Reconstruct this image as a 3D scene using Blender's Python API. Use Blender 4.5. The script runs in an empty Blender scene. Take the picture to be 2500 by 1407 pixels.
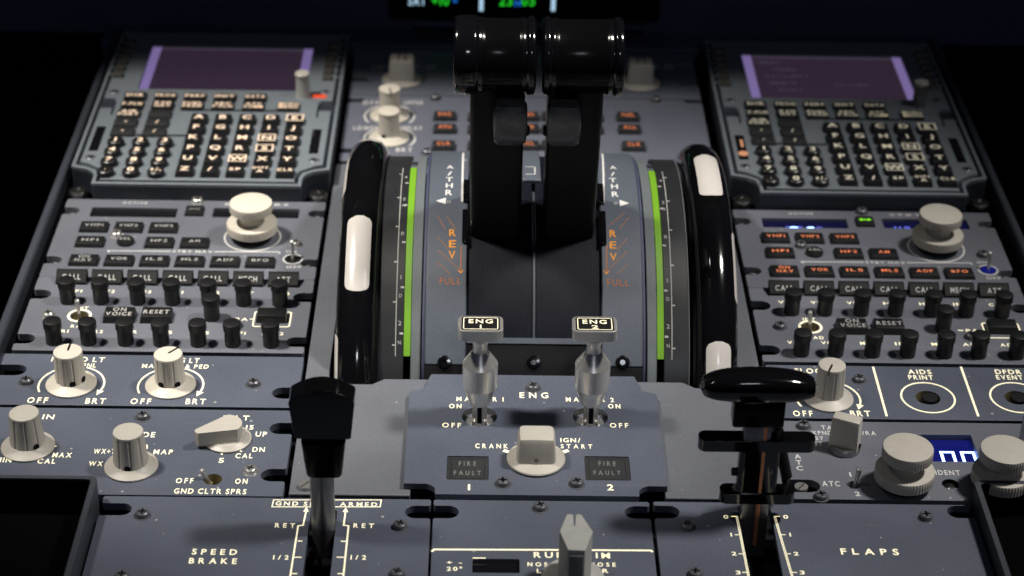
import bpy, bmesh, math, random
from mathutils import Vector, Matrix
from mathutils.geometry import tessellate_polygon
random.seed(4)
sc = bpy.context.scene
col = sc.collection
S = 0.001                      # everything below is measured in millimetres

# ------------------------------------------------------------------ camera
F = 4977.9                     # focal length in photo pixels (photo 2500 wide)
CR = Vector((0.99980493, -0.00639148, 0.01868801))
CU = Vector((-0.01266919, 0.5183446, 0.85507799))
CW = Vector((0.01515205, 0.85514795, -0.51816251))
EYE = Vector((0, 0, 559.5))
cd = bpy.data.cameras.new('camera')
cam = bpy.data.objects.new('camera', cd); col.objects.link(cam)
m = Matrix.Identity(4)
for i in range(3):
    m[i][0], m[i][1], m[i][2], m[i][3] = CR[i], CU[i], -CW[i], EYE[i]*S
cam.matrix_world = m
cd.sensor_width = 36; cd.lens = F/2500*36
cd.clip_start = 0.05; cd.clip_end = 30
cd.dof.use_dof = True
cd.dof.focus_distance = 0.955
cd.dof.aperture_fstop = 9.0
cd.dof.aperture_blades = 7
sc.camera = cam

# ------------------------------------------------------------------ world, lamps, exposure
wd = bpy.data.worlds.new('World'); sc.world = wd; wd.use_nodes = True
bg = wd.node_tree.nodes['Background']
bg.inputs[0].default_value = (0.40, 0.50, 1.0, 1); bg.inputs[1].default_value = 0.017
sc.view_settings.view_transform = 'Standard'
sc.view_settings.look = 'None'
sc.view_settings.exposure = 0; sc.view_settings.gamma = 1

def spot(name, loc, aim, power, color, size, blend, rad):
    l = bpy.data.lights.new(name, 'SPOT'); l.energy = power; l.color = color
    l.spot_size = math.radians(size); l.spot_blend = blend; l.shadow_soft_size = rad
    o = bpy.data.objects.new(name, l); col.objects.link(o)
    o.location = Vector(loc)*S
    d = Vector(aim)-Vector(loc)
    o.rotation_euler = d.to_track_quat('-Z', 'Y').to_euler()
spot('dome_lamp', (-760, 870, 1450), (-120, 950, 0), 168, (1, 0.94, 0.85), 22, 1.0, 0.09)
spot('dome_lamp', (830, 860, 1450), (60, 835, 0), 112, (1, 0.95, 0.89), 26, 1.0, 0.09)

al = bpy.data.lights.new('cabin_fill', 'AREA'); al.energy = 2.2; al.color = (0.86, 0.91, 1.0); al.shape = 'RECTANGLE'; al.size = 0.30; al.size_y = 0.14  # added fill behind the camera, brightens knob fronts and gives glints
ao = bpy.data.objects.new('cabin_fill', al); col.objects.link(ao)
ao.location = Vector((250, -1100, 1450))*S
ao.rotation_euler = (Vector((27, 850, 0))-Vector((250, -1100, 1450))).to_track_quat('-Z', 'Y').to_euler()

# ------------------------------------------------------------------ materials
def mat(name, base, rough=0.5, metal=0, spec=0.5, coat=0, emit=None, estr=0, noise=0.0, nscale=300, bump=0, dust=0, stretch=None):
    M = bpy.data.materials.new(name); M.use_nodes = True
    nt = M.node_tree; b = nt.nodes['Principled BSDF']
    b.inputs['Base Color'].default_value = (*base, 1)
    b.inputs['Roughness'].default_value = rough
    b.inputs['Metallic'].default_value = metal
    b.inputs['Specular IOR Level'].default_value = spec
    b.inputs['Coat Weight'].default_value = coat
    b.inputs['Coat Roughness'].default_value = 0.06
    if emit:
        b.inputs['Emission Color'].default_value = (*emit, 1); b.inputs['Emission Strength'].default_value = estr
    if noise or bump or dust:
        tc = nt.nodes.new('ShaderNodeTexCoord')
        geo = nt.nodes.new('ShaderNodeNewGeometry')
        mp = nt.nodes.new('ShaderNodeMapping'); nt.links.new(tc.outputs['Object'], mp.inputs[0])
        if stretch: mp.inputs['Scale'].default_value = stretch
        n = nt.nodes.new('ShaderNodeTexNoise'); n.inputs['Scale'].default_value = nscale; n.inputs['Detail'].default_value = 6
        nt.links.new(mp.outputs[0], n.inputs['Vector'])
        n2 = nt.nodes.new('ShaderNodeTexNoise'); n2.inputs['Scale'].default_value = 14; n2.inputs['Detail'].default_value = 4
        nt.links.new(tc.outputs['Object'], n2.inputs['Vector'])
        ad = nt.nodes.new('ShaderNodeMath'); ad.operation = 'ADD'
        nt.links.new(n.outputs[0], ad.inputs[0]); nt.links.new(n2.outputs[0], ad.inputs[1])
        mr = nt.nodes.new('ShaderNodeMapRange')
        mr.inputs[1].default_value = 0.6; mr.inputs[2].default_value = 1.4
        mr.inputs[3].default_value = 1-noise; mr.inputs[4].default_value = 1+noise
        nt.links.new(ad.outputs[0], mr.inputs[0])
        mx = nt.nodes.new('ShaderNodeVectorMath'); mx.operation = 'SCALE'
        mx.inputs[0].default_value = base
        nt.links.new(mr.outputs[0], mx.inputs['Scale'])
        out = mx.outputs[0]
        if dust:
            v = nt.nodes.new('ShaderNodeTexVoronoi'); v.inputs['Scale'].default_value = 210
            nt.links.new(tc.outputs['Object'], v.inputs['Vector'])
            wn = nt.nodes.new('ShaderNodeSeparateColor'); nt.links.new(v.outputs['Color'], wn.inputs[0])
            sz = nt.nodes.new('ShaderNodeMapRange'); sz.inputs[1].default_value = 0.86; sz.inputs[2].default_value = 1.0
            sz.inputs[3].default_value = 0.0; sz.inputs[4].default_value = 0.16*dust
            nt.links.new(wn.outputs[0], sz.inputs[0])
            lt = nt.nodes.new('ShaderNodeMath'); lt.operation = 'LESS_THAN'
            nt.links.new(v.outputs['Distance'], lt.inputs[0]); nt.links.new(sz.outputs[0], lt.inputs[1])
            mix = nt.nodes.new('ShaderNodeMix'); mix.data_type = 'RGBA'
            f2 = nt.nodes.new('ShaderNodeMath'); f2.operation = 'MULTIPLY'; f2.inputs[1].default_value = 0.55
            nt.links.new(lt.outputs[0], f2.inputs[0])
            nt.links.new(f2.outputs[0], mix.inputs[0]); nt.links.new(out, mix.inputs[6])
            mix.inputs[7].default_value = (0.5, 0.48, 0.45, 1)
            out = mix.outputs[2]
        if dust:
            mp2 = nt.nodes.new('ShaderNodeMapping'); mp2.inputs['Rotation'].default_value = (0, 0, 0.5); mp2.inputs['Scale'].default_value = (14, 420, 14)
            nt.links.new(tc.outputs['Object'], mp2.inputs[0])
            n3 = nt.nodes.new('ShaderNodeTexNoise'); n3.inputs['Scale'].default_value = 1.0; n3.inputs['Detail'].default_value = 2
            nt.links.new(mp2.outputs[0], n3.inputs['Vector'])
            sr = nt.nodes.new('ShaderNodeMapRange'); sr.inputs[1].default_value = 0.735; sr.inputs[2].default_value = 0.78; sr.inputs[4].default_value = 0.16
            nt.links.new(n3.outputs[0], sr.inputs[0])
            mx3 = nt.nodes.new('ShaderNodeMix'); mx3.data_type = 'RGBA'
            nt.links.new(sr.outputs[0], mx3.inputs[0]); nt.links.new(out, mx3.inputs[6]); mx3.inputs[7].default_value = (0.42, 0.42, 0.42, 1)
            out = mx3.outputs[2]
        nt.links.new(out, b.inputs['Base Color'])
        rr = nt.nodes.new('ShaderNodeMapRange'); rr.inputs[1].default_value = 0.3; rr.inputs[2].default_value = 0.7
        rr.inputs[3].default_value = max(0.02, rough-0.07); rr.inputs[4].default_value = min(1, rough+0.09)
        nt.links.new(n2.outputs[0], rr.inputs[0]); nt.links.new(rr.outputs[0], b.inputs['Roughness'])
        if bump:
            bp = nt.nodes.new('ShaderNodeBump'); bp.inputs['Strength'].default_value = bump; bp.inputs['Distance'].default_value = 0.0004
            nt.links.new(n.outputs[0], bp.inputs['Height']); nt.links.new(bp.outputs[0], b.inputs['Normal'])
    return M
PANEL = mat('panel_blue_grey', (0.076, 0.088, 0.119), 0.5, noise=0.22, nscale=900, bump=0.22, dust=1)
RADIO = mat('radio_grey', (0.118, 0.126, 0.152), 0.5, noise=0.19, nscale=900, bump=0.22, dust=0.9)
CENTRE = mat('centre_grey', (0.125, 0.136, 0.175), 0.5, noise=0.16, nscale=900, bump=0.22, dust=0.8)
DECK = mat('deck_grey', (0.106, 0.114, 0.133), 0.52, noise=0.19, nscale=900, bump=0.22, dust=0.9)
CDU = mat('display_unit_grey', (0.158, 0.183, 0.207), 0.5, noise=0.1, nscale=700, bump=0.2)
QUAD = mat('quadrant_grey', (0.082, 0.096, 0.120), 0.38, noise=0.12, nscale=700, bump=0.15)
NAVY = mat('instrument_navy', (0.05, 0.058, 0.11), 0.55, noise=0.12, nscale=500, bump=0.2)
RAIL = mat('rail_grey', (0.035, 0.041, 0.053), 0.5, noise=0.15, nscale=500, bump=0.2)
DARK = mat('dark_void', (0.006, 0.0065, 0.009), 0.7, spec=0.1, noise=0.1)
FLOORM = mat('floor_black', (0.0022, 0.0022, 0.0026), 0.9, spec=0.0, noise=0.2)
SHUT = mat('shutter_black', (0.006, 0.007, 0.012), 0.45, spec=0.15, noise=0.35, nscale=120, bump=0.1, stretch=(8, 1, 1))
GLOSS = mat('gloss_black', (0.0035, 0.0035, 0.004), 0.10, coat=0.5)
LEVER = mat('lever_black', (0.007, 0.007, 0.008), 0.4, spec=0.25, noise=0.25, nscale=200, bump=0.08)
GRIP = mat('grip_black', (0.0035, 0.0035, 0.004), 0.16, spec=0.14)
RING = mat('grip_ring_black', (0.004, 0.004, 0.005), 0.10, spec=0.6)
LSK = mat('line_key_brown', (0.075, 0.068, 0.058), 0.45, noise=0.2)
CDUH = mat('housing_dark', (0.022, 0.026, 0.038), 0.5, noise=0.2)
CALLK = mat('call_key_black', (0.016, 0.0165, 0.017), 0.6, spec=0.12, noise=0.2)
LATCH = mat('latch_smoke', (0.12, 0.122, 0.12), 0.3, coat=0.3, noise=0.45, nscale=90)
KEY = mat('key_black', (0.011, 0.011, 0.012), 0.36, noise=0.2)
KEYG = mat('key_charcoal', (0.026, 0.027, 0.029), 0.42, noise=0.2)
CAP = mat('cap_black', (0.008, 0.008, 0.009), 0.40, noise=0.2, bump=0.1)
IVORY = mat('ivory_plastic', (0.46, 0.435, 0.385), 0.42, noise=0.06, nscale=250, bump=0.06)
IVORYL = mat('pale_ivory', (0.60, 0.56, 0.48), 0.42, noise=0.06, nscale=250, bump=0.05)
GREYK = mat('knob_grey', (0.36, 0.36, 0.34), 0.5, noise=0.12, nscale=250, bump=0.1, dust=0.5)
ALU = mat('brushed_aluminium', (0.74, 0.73, 0.71), 0.30, metal=0.78, noise=0.10, nscale=60, bump=0.05, stretch=(1, 1, 40))
STEEL = mat('steel', (0.60, 0.59, 0.57), 0.30, metal=0.8, noise=0.1)
DSTEEL = mat('dark_steel', (0.20, 0.195, 0.185), 0.3, metal=1, noise=0.15)
GLINT = mat('glint', (0.85, 0.36, 0.17), 0.42, metal=0.55, noise=0.15, nscale=150, stretch=(6, 6, 1))  # orange reflection on the flap lever shaft, put into a colour
SHAFT = mat('shaft_grey', (0.28, 0.28, 0.29), 0.35, metal=0.9, noise=0.2, nscale=80, stretch=(8, 8, 1))
SCREWM = mat('screw_grey', (0.13, 0.135, 0.15), 0.32, metal=0.4, noise=0.15)
BRASS = mat('dull_brass', (0.26, 0.22, 0.11), 0.45, metal=0.4, noise=0.2)
ENAMEL = mat('white_enamel', (0.62, 0.59, 0.555), 0.22, coat=0.5, noise=0.03)
GREEN = mat('green_band', (0.145, 0.33, 0.018), 0.42, noise=0.05)
SCALEM = mat('scale_black', (0.018, 0.019, 0.021), 0.36, noise=0.25, nscale=60)
EDGE = mat('scale_grey', (0.12, 0.138, 0.145), 0.36, noise=0.1)
TLIT = mat('lettering_backlit', (0.7, 0.66, 0.5), 0.5, emit=(1, 0.90, 0.58), estr=0.62)
TWHITE = mat('lettering_white', (0.62, 0.61, 0.59), 0.5, noise=0.05)
TDIM = mat('lettering_dim', (0.16, 0.16, 0.155), 0.5, noise=0.1)
TPALE = mat('lettering_pale', (0.42, 0.41, 0.39), 0.5, noise=0.1)
TGREY = mat('lettering_grey', (0.34, 0.34, 0.33), 0.5, noise=0.1)
TPEACH = mat('legend_peach', (0.6, 0.5, 0.4), 0.5, emit=(1, 0.70, 0.46), estr=0.85)
TKEYW = mat('legend_cream', (0.66, 0.63, 0.52), 0.5, emit=(1, 0.9, 0.65), estr=0.22)
TORANGE = mat('legend_orange', (0.5, 0.15, 0.07), 0.5, emit=(1, 0.27, 0.10), estr=0.42)
TAMBER = mat('lettering_amber', (0.70, 0.27, 0.015), 0.5, noise=0.1)
TAMBERD = mat('lettering_rust', (0.40, 0.12, 0.02), 0.5, noise=0.1)
MARKL = mat('scale_mark', (0.38, 0.38, 0.36), 0.5, noise=0.1)
SCREENP = mat('screen_purple', (0.010, 0.007, 0.012), 0.25, emit=(0.25, 0.15, 0.27), estr=0.11, noise=0.2)
BARL = mat('screen_lavender', (0.05, 0.04, 0.1), 0.3, emit=(0.42, 0.31, 0.74), estr=0.40)
SHAZE = mat('screen_ghost', (0.03, 0.03, 0.04), 0.3, emit=(0.35, 0.27, 0.42), estr=0.14)
GLASS = mat('display_glass', (0.006, 0.006, 0.008), 0.12, coat=0.5, noise=0.1)
GLASSB = mat('display_blue', (0.004, 0.004, 0.012), 0.14, emit=(0.02, 0.03, 0.45), estr=0.055, noise=0.1)
GLASSBB = mat('display_deep_blue', (0.004, 0.004, 0.02), 0.14, emit=(0.012, 0.022, 0.36), estr=0.34, noise=0.1)
EBLUE = mat('digit_blue', (0.1, 0.1, 0.3), 0.4, emit=(0.26, 0.42, 1.0), estr=7.0)
EBLUE2 = mat('digit_soft_blue', (0.1, 0.1, 0.3), 0.4, emit=(0.10, 0.15, 1.0), estr=0.9)
ESKY = mat('digit_sky', (0.1, 0.1, 0.3), 0.4, emit=(0.50, 0.75, 0.95), estr=0.85)
EGREEN = mat('digit_green', (0.05, 0.2, 0.02), 0.4, emit=(0.02, 0.75, 0.03), estr=0.75)
ELIME = mat('lamp_green', (0.05, 0.2, 0.02), 0.4, emit=(0.30, 1.0, 0.03), estr=1.0)
ECYAN = mat('digit_blue_small', (0.02, 0.05, 0.2), 0.4, emit=(0.02, 0.22, 0.9), estr=0.7)
ERED = mat('lamp_red', (0.3, 0.03, 0.01), 0.4, emit=(1.0, 0.09, 0.02), estr=0.75)
ANNA = mat('annunciator_amber', (0.3, 0.15, 0.08), 0.4, emit=(1.0, 0.42, 0.22), estr=0.42)

# ------------------------------------------------------------------ measuring: photo pixel -> point on a real plane
def ray(px, py): return (px-1250)/F*CR+(703.5-py)/F*CU+CW
def P(px, py, z=0.0):
    d = ray(px, py); t = (z-EYE.z)/d.z
    q = EYE+d*t
    return Vector((q.x, q.y, z))
def PV(px, py, y):                       # on the upright plane at depth y
    d = ray(px, py); return EYE+d*(y/d.y)

# ------------------------------------------------------------------ geometry collector
class G:
    def __init__(s): s.v = []; s.f = []; s.m = []; s.sm = []; s.cut = []
    def add(s, vs, fs, mi=0, sm=True):
        o = len(s.v); s.v += [Vector(v) for v in vs]
        for f in fs: s.f.append([o+i for i in f]); s.m.append(mi); s.sm.append(sm)
        return s
    def merge(s, g, mi=None, M=None, off=(0, 0, 0)):
        o = len(s.v); off = Vector(off); s.cut.append((o, len(s.f)))
        s.v += [((M @ v) if M else v)+off for v in g.v]
        for f, a, b in zip(g.f, g.m, g.sm): s.f.append([o+i for i in f]); s.m.append(a if mi is None else mi); s.sm.append(b)
        return s
    def map(s, fn): s.v = [Vector(fn(v)) for v in s.v]; return s

def box(c, size, bev=0, mi=0, seg=2, rot=None):
    bm = bmesh.new(); bmesh.ops.create_cube(bm, size=1)
    for v in bm.verts: v.co = Vector((v.co.x*size[0], v.co.y*size[1], v.co.z*size[2]))
    if bev: bmesh.ops.bevel(bm, geom=bm.edges[:], offset=bev, segments=seg, profile=0.5, affect='EDGES')
    if rot: bmesh.ops.rotate(bm, verts=bm.verts, cent=(0, 0, 0), matrix=rot)
    g = G(); bm.verts.index_update()
    g.add([v.co+Vector(c) for v in bm.verts], [[v.index for v in f.verts] for f in bm.faces], mi); bm.free(); return g

def taper_box(c, size, top, bev, mi=0):
    """key cap: wider foot than top; c = centre of the foot"""
    bm = bmesh.new(); bmesh.ops.create_cube(bm, size=1)
    for v in bm.verts:
        k = top if v.co.z > 0 else 0
        v.co = Vector((math.copysign(size[0]/2-k, v.co.x), math.copysign(size[1]/2-k, v.co.y), size[2]*(v.co.z+.5)))
    bmesh.ops.bevel(bm, geom=[e for e in bm.edges if max(v.co.z for v in e.verts) > 0.01*size[2]], offset=bev, segments=2, profile=0.5, affect='EDGES')
    g = G(); bm.verts.index_update()
    g.add([v.co+Vector(c) for v in bm.verts], [[v.index for v in f.verts] for f in bm.faces], mi); bm.free(); return g

def lathe(prof, n=40, c=(0, 0, 0), mi=0, axis='Z', ripple=None, cap=True):
    """prof: list of (r, h); closed at r=0 ends"""
    g = G(); vs = []; fs = []; c = Vector(c)
    for (r, h) in prof:
        for k in range(n):
            a = 2*math.pi*k/n
            rr = r if not ripple else r*(1-ripple(a, r, h))
            p = Vector((rr*math.cos(a), rr*math.sin(a), h))
            if axis == 'X': p = Vector((p.z, p.x, p.y))
            if axis == 'Y': p = Vector((p.x, -p.z, p.y))
            vs.append(p+c)
    for i in range(len(prof)-1):
        for k in range(n):
            a, b = i*n+k, i*n+(k+1) % n
            fs.append([a, b, b+n, a+n])
    if cap and prof[0][0] > 1e-6: fs.append(list(range(n))[::-1])
    if cap and prof[-1][0] > 1e-6: fs.append([(len(prof)-1)*n+k for k in range(n)])
    return g.add(vs, fs, mi)

def tube(pts, r, n=10, mi=0):
    g = G(); vs = []; fs = []; pts = [Vector(p) for p in pts]
    for i, p in enumerate(pts):
        t = (pts[min(i+1, len(pts)-1)]-pts[max(i-1, 0)]).normalized()
        a = Vector((1, 0, 0)) if abs(t.x) < .8 else Vector((0, 1, 0))
        u = t.cross(a).normalized(); w = t.cross(u)
        for k in range(n):
            q = 2*math.pi*k/n; vs.append(p+(u*math.cos(q)+w*math.sin(q))*r)
    for i in range(len(pts)-1):
        for k in range(n): fs.append([i*n+k, i*n+(k+1) % n, (i+1)*n+(k+1) % n, (i+1)*n+k])
    fs.append(list(range(n))[::-1]); fs.append([(len(pts)-1)*n+k for k in range(n)])
    return g.add(vs, fs, mi)

def prism(outer, holes=(), z0=-3.0, z1=0.0, mi=0, wall=None):
    """flat plate with real holes; outline counter-clockwise in x, y"""
    loops = [[Vector((p[0], p[1], 0)) for p in outer]]+[[Vector((p[0], p[1], 0)) for p in h] for h in holes]
    allv = [p for l in loops for p in l]
    tris = tessellate_polygon(loops)
    n = len(allv); g = G()
    vs = [Vector((p.x, p.y, z1)) for p in allv]+[Vector((p.x, p.y, z0)) for p in allv]
    fs = []
    for t in tris:
        a, b, c = [allv[i] for i in t]
        if (b-a).cross(c-a).z < 0: t = (t[0], t[2], t[1])
        fs.append(list(t)); fs.append([i+n for i in reversed(t)])
    o = 0
    for li, l in enumerate(loops):
        k = len(l)
        area = sum(l[i].x*l[(i+1) % k].y-l[(i+1) % k].x*l[i].y for i in range(k))
        ccw = area > 0
        for i in range(k):
            a, b = o+i, o+(i+1) % k
            q = [a, a+n, b+n, b]
            if (li == 0) != ccw: q = q[::-1]
            fs.append(q)
        o += k
    return g.add(vs, fs, mi)

def circle(x, y, r, n=32, ry=None):
    return [(x+r*math.cos(2*math.pi*k/n), y+(ry or r)*math.sin(2*math.pi*k/n)) for k in range(n)]
def rrect(x0, y0, x1, y1, r, n=4):
    out = []
    for cx, cy, a0 in ((x1-r, y0+r, -90), (x1-r, y1-r, 0), (x0+r, y1-r, 90), (x0+r, y0+r, 180)):
        for k in range(n+1):
            a = math.radians(a0+90*k/n); out.append((cx+r*math.cos(a), cy+r*math.sin(a)))
    return out
def panel_outline(x0, y0, x1, y1, nl=(), nr=(), r=1.2):
    """rectangle whose left and right edges carry U notches (y, depth, half width)"""
    out = []
    def corner(cx, cy, a0):
        for k in range(4):
            a = math.radians(a0+90*k/3); out.append((cx+r*math.cos(a), cy+r*math.sin(a)))
    corner(x1-r, y0+r, -90)
    for (y, d, h) in sorted(nr):
        out.append((x1, y-h-.8)); out.append((x1-.8, y-h))
        for k in range(9):
            a = math.radians(-90-180*k/8); out.append((x1-d+h+h*math.cos(a), y+h*math.sin(a)))
        out.append((x1-.8, y+h)); out.append((x1, y+h+.8))
    corner(x1-r, y1-r, 0); corner(x0+r, y1-r, 90)
    for (y, d, h) in sorted(nl, reverse=True):
        out.append((x0, y+h+.8)); out.append((x0+.8, y+h))
        for k in range(9):
            a = math.radians(90-180*k/8); out.append((x0+d-h+h*math.cos(a), y+h*math.sin(a)))
        out.append((x0+.8, y-h)); out.append((x0, y-h-.8))
    corner(x0+r, y0+r, 180)
    return out

def ribbon(pts, w, z=None, mi=0, closed=False):
    pts = [Vector(p) for p in pts]; g = G(); n = len(pts); vs = []
    for i, p in enumerate(pts):
        a = pts[(i-1) % n] if (closed or i > 0) else p
        b = pts[(i+1) % n] if (closed or i < n-1) else p
        t1 = (p-a) if (p-a).length > 1e-9 else (b-p); t2 = (b-p) if (b-p).length > 1e-9 else (p-a)
        t1.z = t2.z = 0; t1.normalize(); t2.normalize()
        t = (t1+t2).normalized(); nrm = Vector((-t.y, t.x, 0))
        k = w/2/max(.4, nrm.dot(Vector((-t1.y, t1.x, 0))))
        vs += [p+nrm*k, p-nrm*k]
    fs = [[2*i, 2*i+1, (2*i+3) % (2*n), (2*i+2) % (2*n)] for i in range(n if closed else n-1)]
    if z is not None: vs = [Vector((v.x, v.y, z)) for v in vs]
    return g.add(vs, fs, mi, False)
def flat_poly(pts, z, mi=0): return G().add([(p[0], p[1], z) for p in pts], [list(range(len(pts)))], mi, False)

# ------------------------------------------------------------------ lettering (built-in font, glyph by glyph)
GL = {}
def load_glyphs():
    fc = bpy.data.curves.new('glyph', 'FONT'); fc.resolution_u = 3; fc.size = 1
    fo = bpy.data.objects.new('glyph', fc); col.objects.link(fo)
    for w in (0, 1):
        fc.offset = (0.004, 0.020)[w]
        for ch in "ABCDEFGHIJKLMNOPQRSTUVWXYZ0123456789/+-.&°":
            fc.body = ch
            bpy.context.view_layer.update()
            ev = fo.evaluated_get(bpy.context.evaluated_depsgraph_get()); me = ev.to_mesh()
            vs = [v.co.copy() for v in me.vertices]; fs = [list(p.vertices) for p in me.polygons]
            ev.to_mesh_clear()
            x0 = min(v.x for v in vs); x1 = max(v.x for v in vs)
            GL[(ch, w)] = ([Vector((v.x-x0, v.y, 0)) for v in vs], fs, x1-x0)
    bpy.data.objects.remove(fo); bpy.data.curves.remove(fc)
load_glyphs()
def text_raw(s, bold=1, space=0.2):
    g = G(); x = 0
    for ch in s:
        if ch == ' ': x += 0.34; continue
        vs, fs, w = GL[(ch, bold)]
        g.add([v+Vector((x, 0, 0)) for v in vs], fs, 0, False); x += w+space
    return g
def text(s, c, w, h, mi=0, bold=1, rot=0, space=0.2):
    """string fitted to a box w by h millimetres, centred at c"""
    g = text_raw(s, bold, space)
    x0 = min(v.x for v in g.v); x1 = max(v.x for v in g.v); y0 = 0.0; y1 = 0.74
    if set(s) <= set('-.'): y1 = 0.5; y0 = 0
    if s in '1I': w = None
    if w is None: w = (x1-x0)/0.70*h*1.15
    a = math.radians(rot); ca, sa = math.cos(a), math.sin(a); c = Vector(c)
    def fn(v):
        x = ((v.x-x0)/(x1-x0)-.5)*w if x1-x0 > .12 else (v.x-(x0+x1)/2)*h/0.70*1.15
        y = ((v.y-y0)/(y1-y0)-.5)*h
        return (c.x+x*ca-y*sa, c.y+x*sa+y*ca, c.z)
    g.map(fn); g.m = [mi]*len(g.m); return g
WIDE = {'SPEED', 'BRAKE', 'FLAPS', 'RET', '1/2', 'GND SPLRS ARMED', 'ENG', 'CRANK', 'START', 'FAULT', 'FIRE', 'NOSE', 'RUD TRIM', 'ON', 'OFF', 'MASTER 1', 'MASTER 2'}
def ptext(s, px, py, wpx, hpx, z=0, mi=0, bold=1, space=0.2):
    if s in WIDE: space = 0.42 if s not in ('ON', 'OFF', 'RUD TRIM', 'GND SPLRS ARMED') else 0.3
    """string on the horizontal plane z, centre / width / height measured on the photo"""
    c = P(px, py, z); w = None if wpx is None else P(px+wpx/2, py, z).x-P(px-wpx/2, py, z).x
    h = P(px, py-hpx/2, z).y-P(px, py+hpx/2, z).y
    return text(s, c+Vector((0, 0, 0.06)), w, h, mi, bold, space=space)

# ------------------------------------------------------------------ objects
ORG = {}
def thing(name, label, cat, loc, group=None):
    o = bpy.data.objects.new(name, None); col.objects.link(o); o.empty_display_size = 0.01
    o.location = Vector(loc)*S; o['label'] = label; o['category'] = cat
    if group: o['group'] = group
    ORG[o] = Vector(loc); return o
def mesh(name, g, mats, org=(0, 0, 0), sharp=32):
    me = bpy.data.meshes.new(name); org = Vector(org)
    me.from_pydata([(v-org)*S for v in g.v], [], g.f)
    for M in (mats if isinstance(mats, (list, tuple)) else [mats]): me.materials.append(M)
    me.polygons.foreach_set('material_index', g.m); me.polygons.foreach_set('use_smooth', g.sm)
    me.update(); me.set_sharp_from_angle(angle=math.radians(sharp))
    return me
def bevel(o, w):
    b = o.modifiers.new('edge', 'BEVEL'); b.width = w*S; b.segments = 2; b.limit_method = 'ANGLE'; b.angle_limit = math.radians(40)
    b.harden_normals = False
def part(name, g, mats, parent, bev=0, label=None, sharp=32):
    """geometry given in world millimetres"""
    if name.endswith('lettering') and len(g.cut) > 1:          # one mesh per printed word or mark
        ends = g.cut[1:]+[(len(g.v), len(g.f))]
        for (v0, f0), (v1, f1) in zip(g.cut, ends):
            h = G(); h.v = g.v[v0:v1]; h.f = [[i-v0 for i in f] for f in g.f[f0:f1]]; h.m = g.m[f0:f1]; h.sm = g.sm[f0:f1]
            if h.f: last = part(name, h, mats, parent, bev, label, sharp)
        return last
    me = mesh(name, g, mats, ORG[parent], sharp)
    o = bpy.data.objects.new(name, me); col.objects.link(o); o.parent = parent; ORG[o] = ORG[parent]
    if bev: bevel(o, bev)
    if label: o['label'] = label
    return o
TM = {}
def inst(name, key, build, mats, parent, loc, rot=0, bev=0, label=None):
    """a part with its own shared mesh, placed at a world point"""
    k = (key, tuple(M.name for M in (mats if isinstance(mats, (list, tuple)) else [mats])))
    if k not in TM: TM[k] = mesh(name, build(), mats)
    o = bpy.data.objects.new(name, TM[k]); col.objects.link(o); o.parent = parent
    o.location = (Vector(loc)-ORG[parent])*S; o.rotation_euler = (0, 0, rot); ORG[o] = Vector(loc)
    if bev: bevel(o, bev)
    if label: o['label'] = label
    return o

# ---- small shared hardware
def screw_geo():
    c = []
    a, b = 1.85, .5
    for (x, y) in ((b, -a), (b, -b), (a, -b), (a, b), (b, b), (b, a), (-b, a), (-b, b), (-a, b), (-a, -b), (-b, -b), (-b, -a)): c.append((x, y))
    g = prism(circle(0, 0, 2.25, 24), [c], 1.2, 2.55)
    g.merge(lathe([(2.95, 0), (3.0, .5), (3.0, 1.4), (2.8, 2.1), (2.25, 2.55)], 24, cap=False))
    g.merge(flat_poly(circle(0, 0, 2.1, 12), 1.22, 1))
    g.merge(lathe([(3.9, 0), (3.9, .15), (2.8, .15)], 24, mi=0, cap=False))
    return g
def screw(parent, x, y, z=0, mats=None, rot=None):
    return inst('screw', 'screw', screw_geo, mats or [SCREWM, DARK], parent, (x, y, z), random.uniform(-.5, .5) if rot is None else rot)
def pscrew(parent, px, py, z=0, mats=None): p = P(px, py, z); return screw(parent, p.x, p.y, z, mats)
def slot_screw_geo():
    g = prism(circle(0, 0, 3.1, 28), [[(-2.7, -.35), (2.7, -.35), (2.7, .35), (-2.7, .35)]], 0, 1.3)
    g.merge(flat_poly(circle(0, 0, 3.0, 16), .35, 1)); return g
def dzus_geo():
    g = lathe([(3.0, -3), (3.0, 0), (2.5, .55), (0.001, .9)], 24)
    g.merge(box((0, 0, .9), (4.6, .7, .3), 0, 1)); return g
def toggle(parent, p, tip, bush_r, metal=STEEL, bush=DSTEEL, ring=None):
    """toggle switch: bush sunk in the panel plus a bat lever"""
    p = Vector(p)
    o = part('toggle_switch', lathe([(bush_r, .08), (bush_r*.98, .25), (bush_r*.8, .25), (bush_r*.55, .1), (.001, .1)], 28, p), bush, parent)
    pts = [p+(Vector(tip)-p)*k for k in (0, .35, .7, .93, 1)]
    g = G(); prof = (.85, .95, 1.2, 1.35, .7)
    vs = []; n = 12; t = (pts[-1]-pts[0]).normalized(); u = t.cross(Vector((0, 1, 0))).normalized(); w = t.cross(u)
    for q, r in zip(pts, prof): vs += [q+(u*math.cos(2*math.pi*k/n)+w*math.sin(2*math.pi*k/n))*r for k in range(n)]
    fs = [[i*n+k, i*n+(k+1) % n, (i+1)*n+(k+1) % n, (i+1)*n+k] for i in range(len(pts)-1) for k in range(n)]+[[4*n+k for k in range(n)]]
    part('bat', g.add(vs, fs), metal, o)
    return o
def arc_pts(c, r, a0, a1, n=24, z=.06):
    return [(c[0]+r*math.cos(math.radians(a0+(a1-a0)*k/n)), c[1]+r*math.sin(math.radians(a0+(a1-a0)*k/n)), z) for k in range(n+1)]
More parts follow.
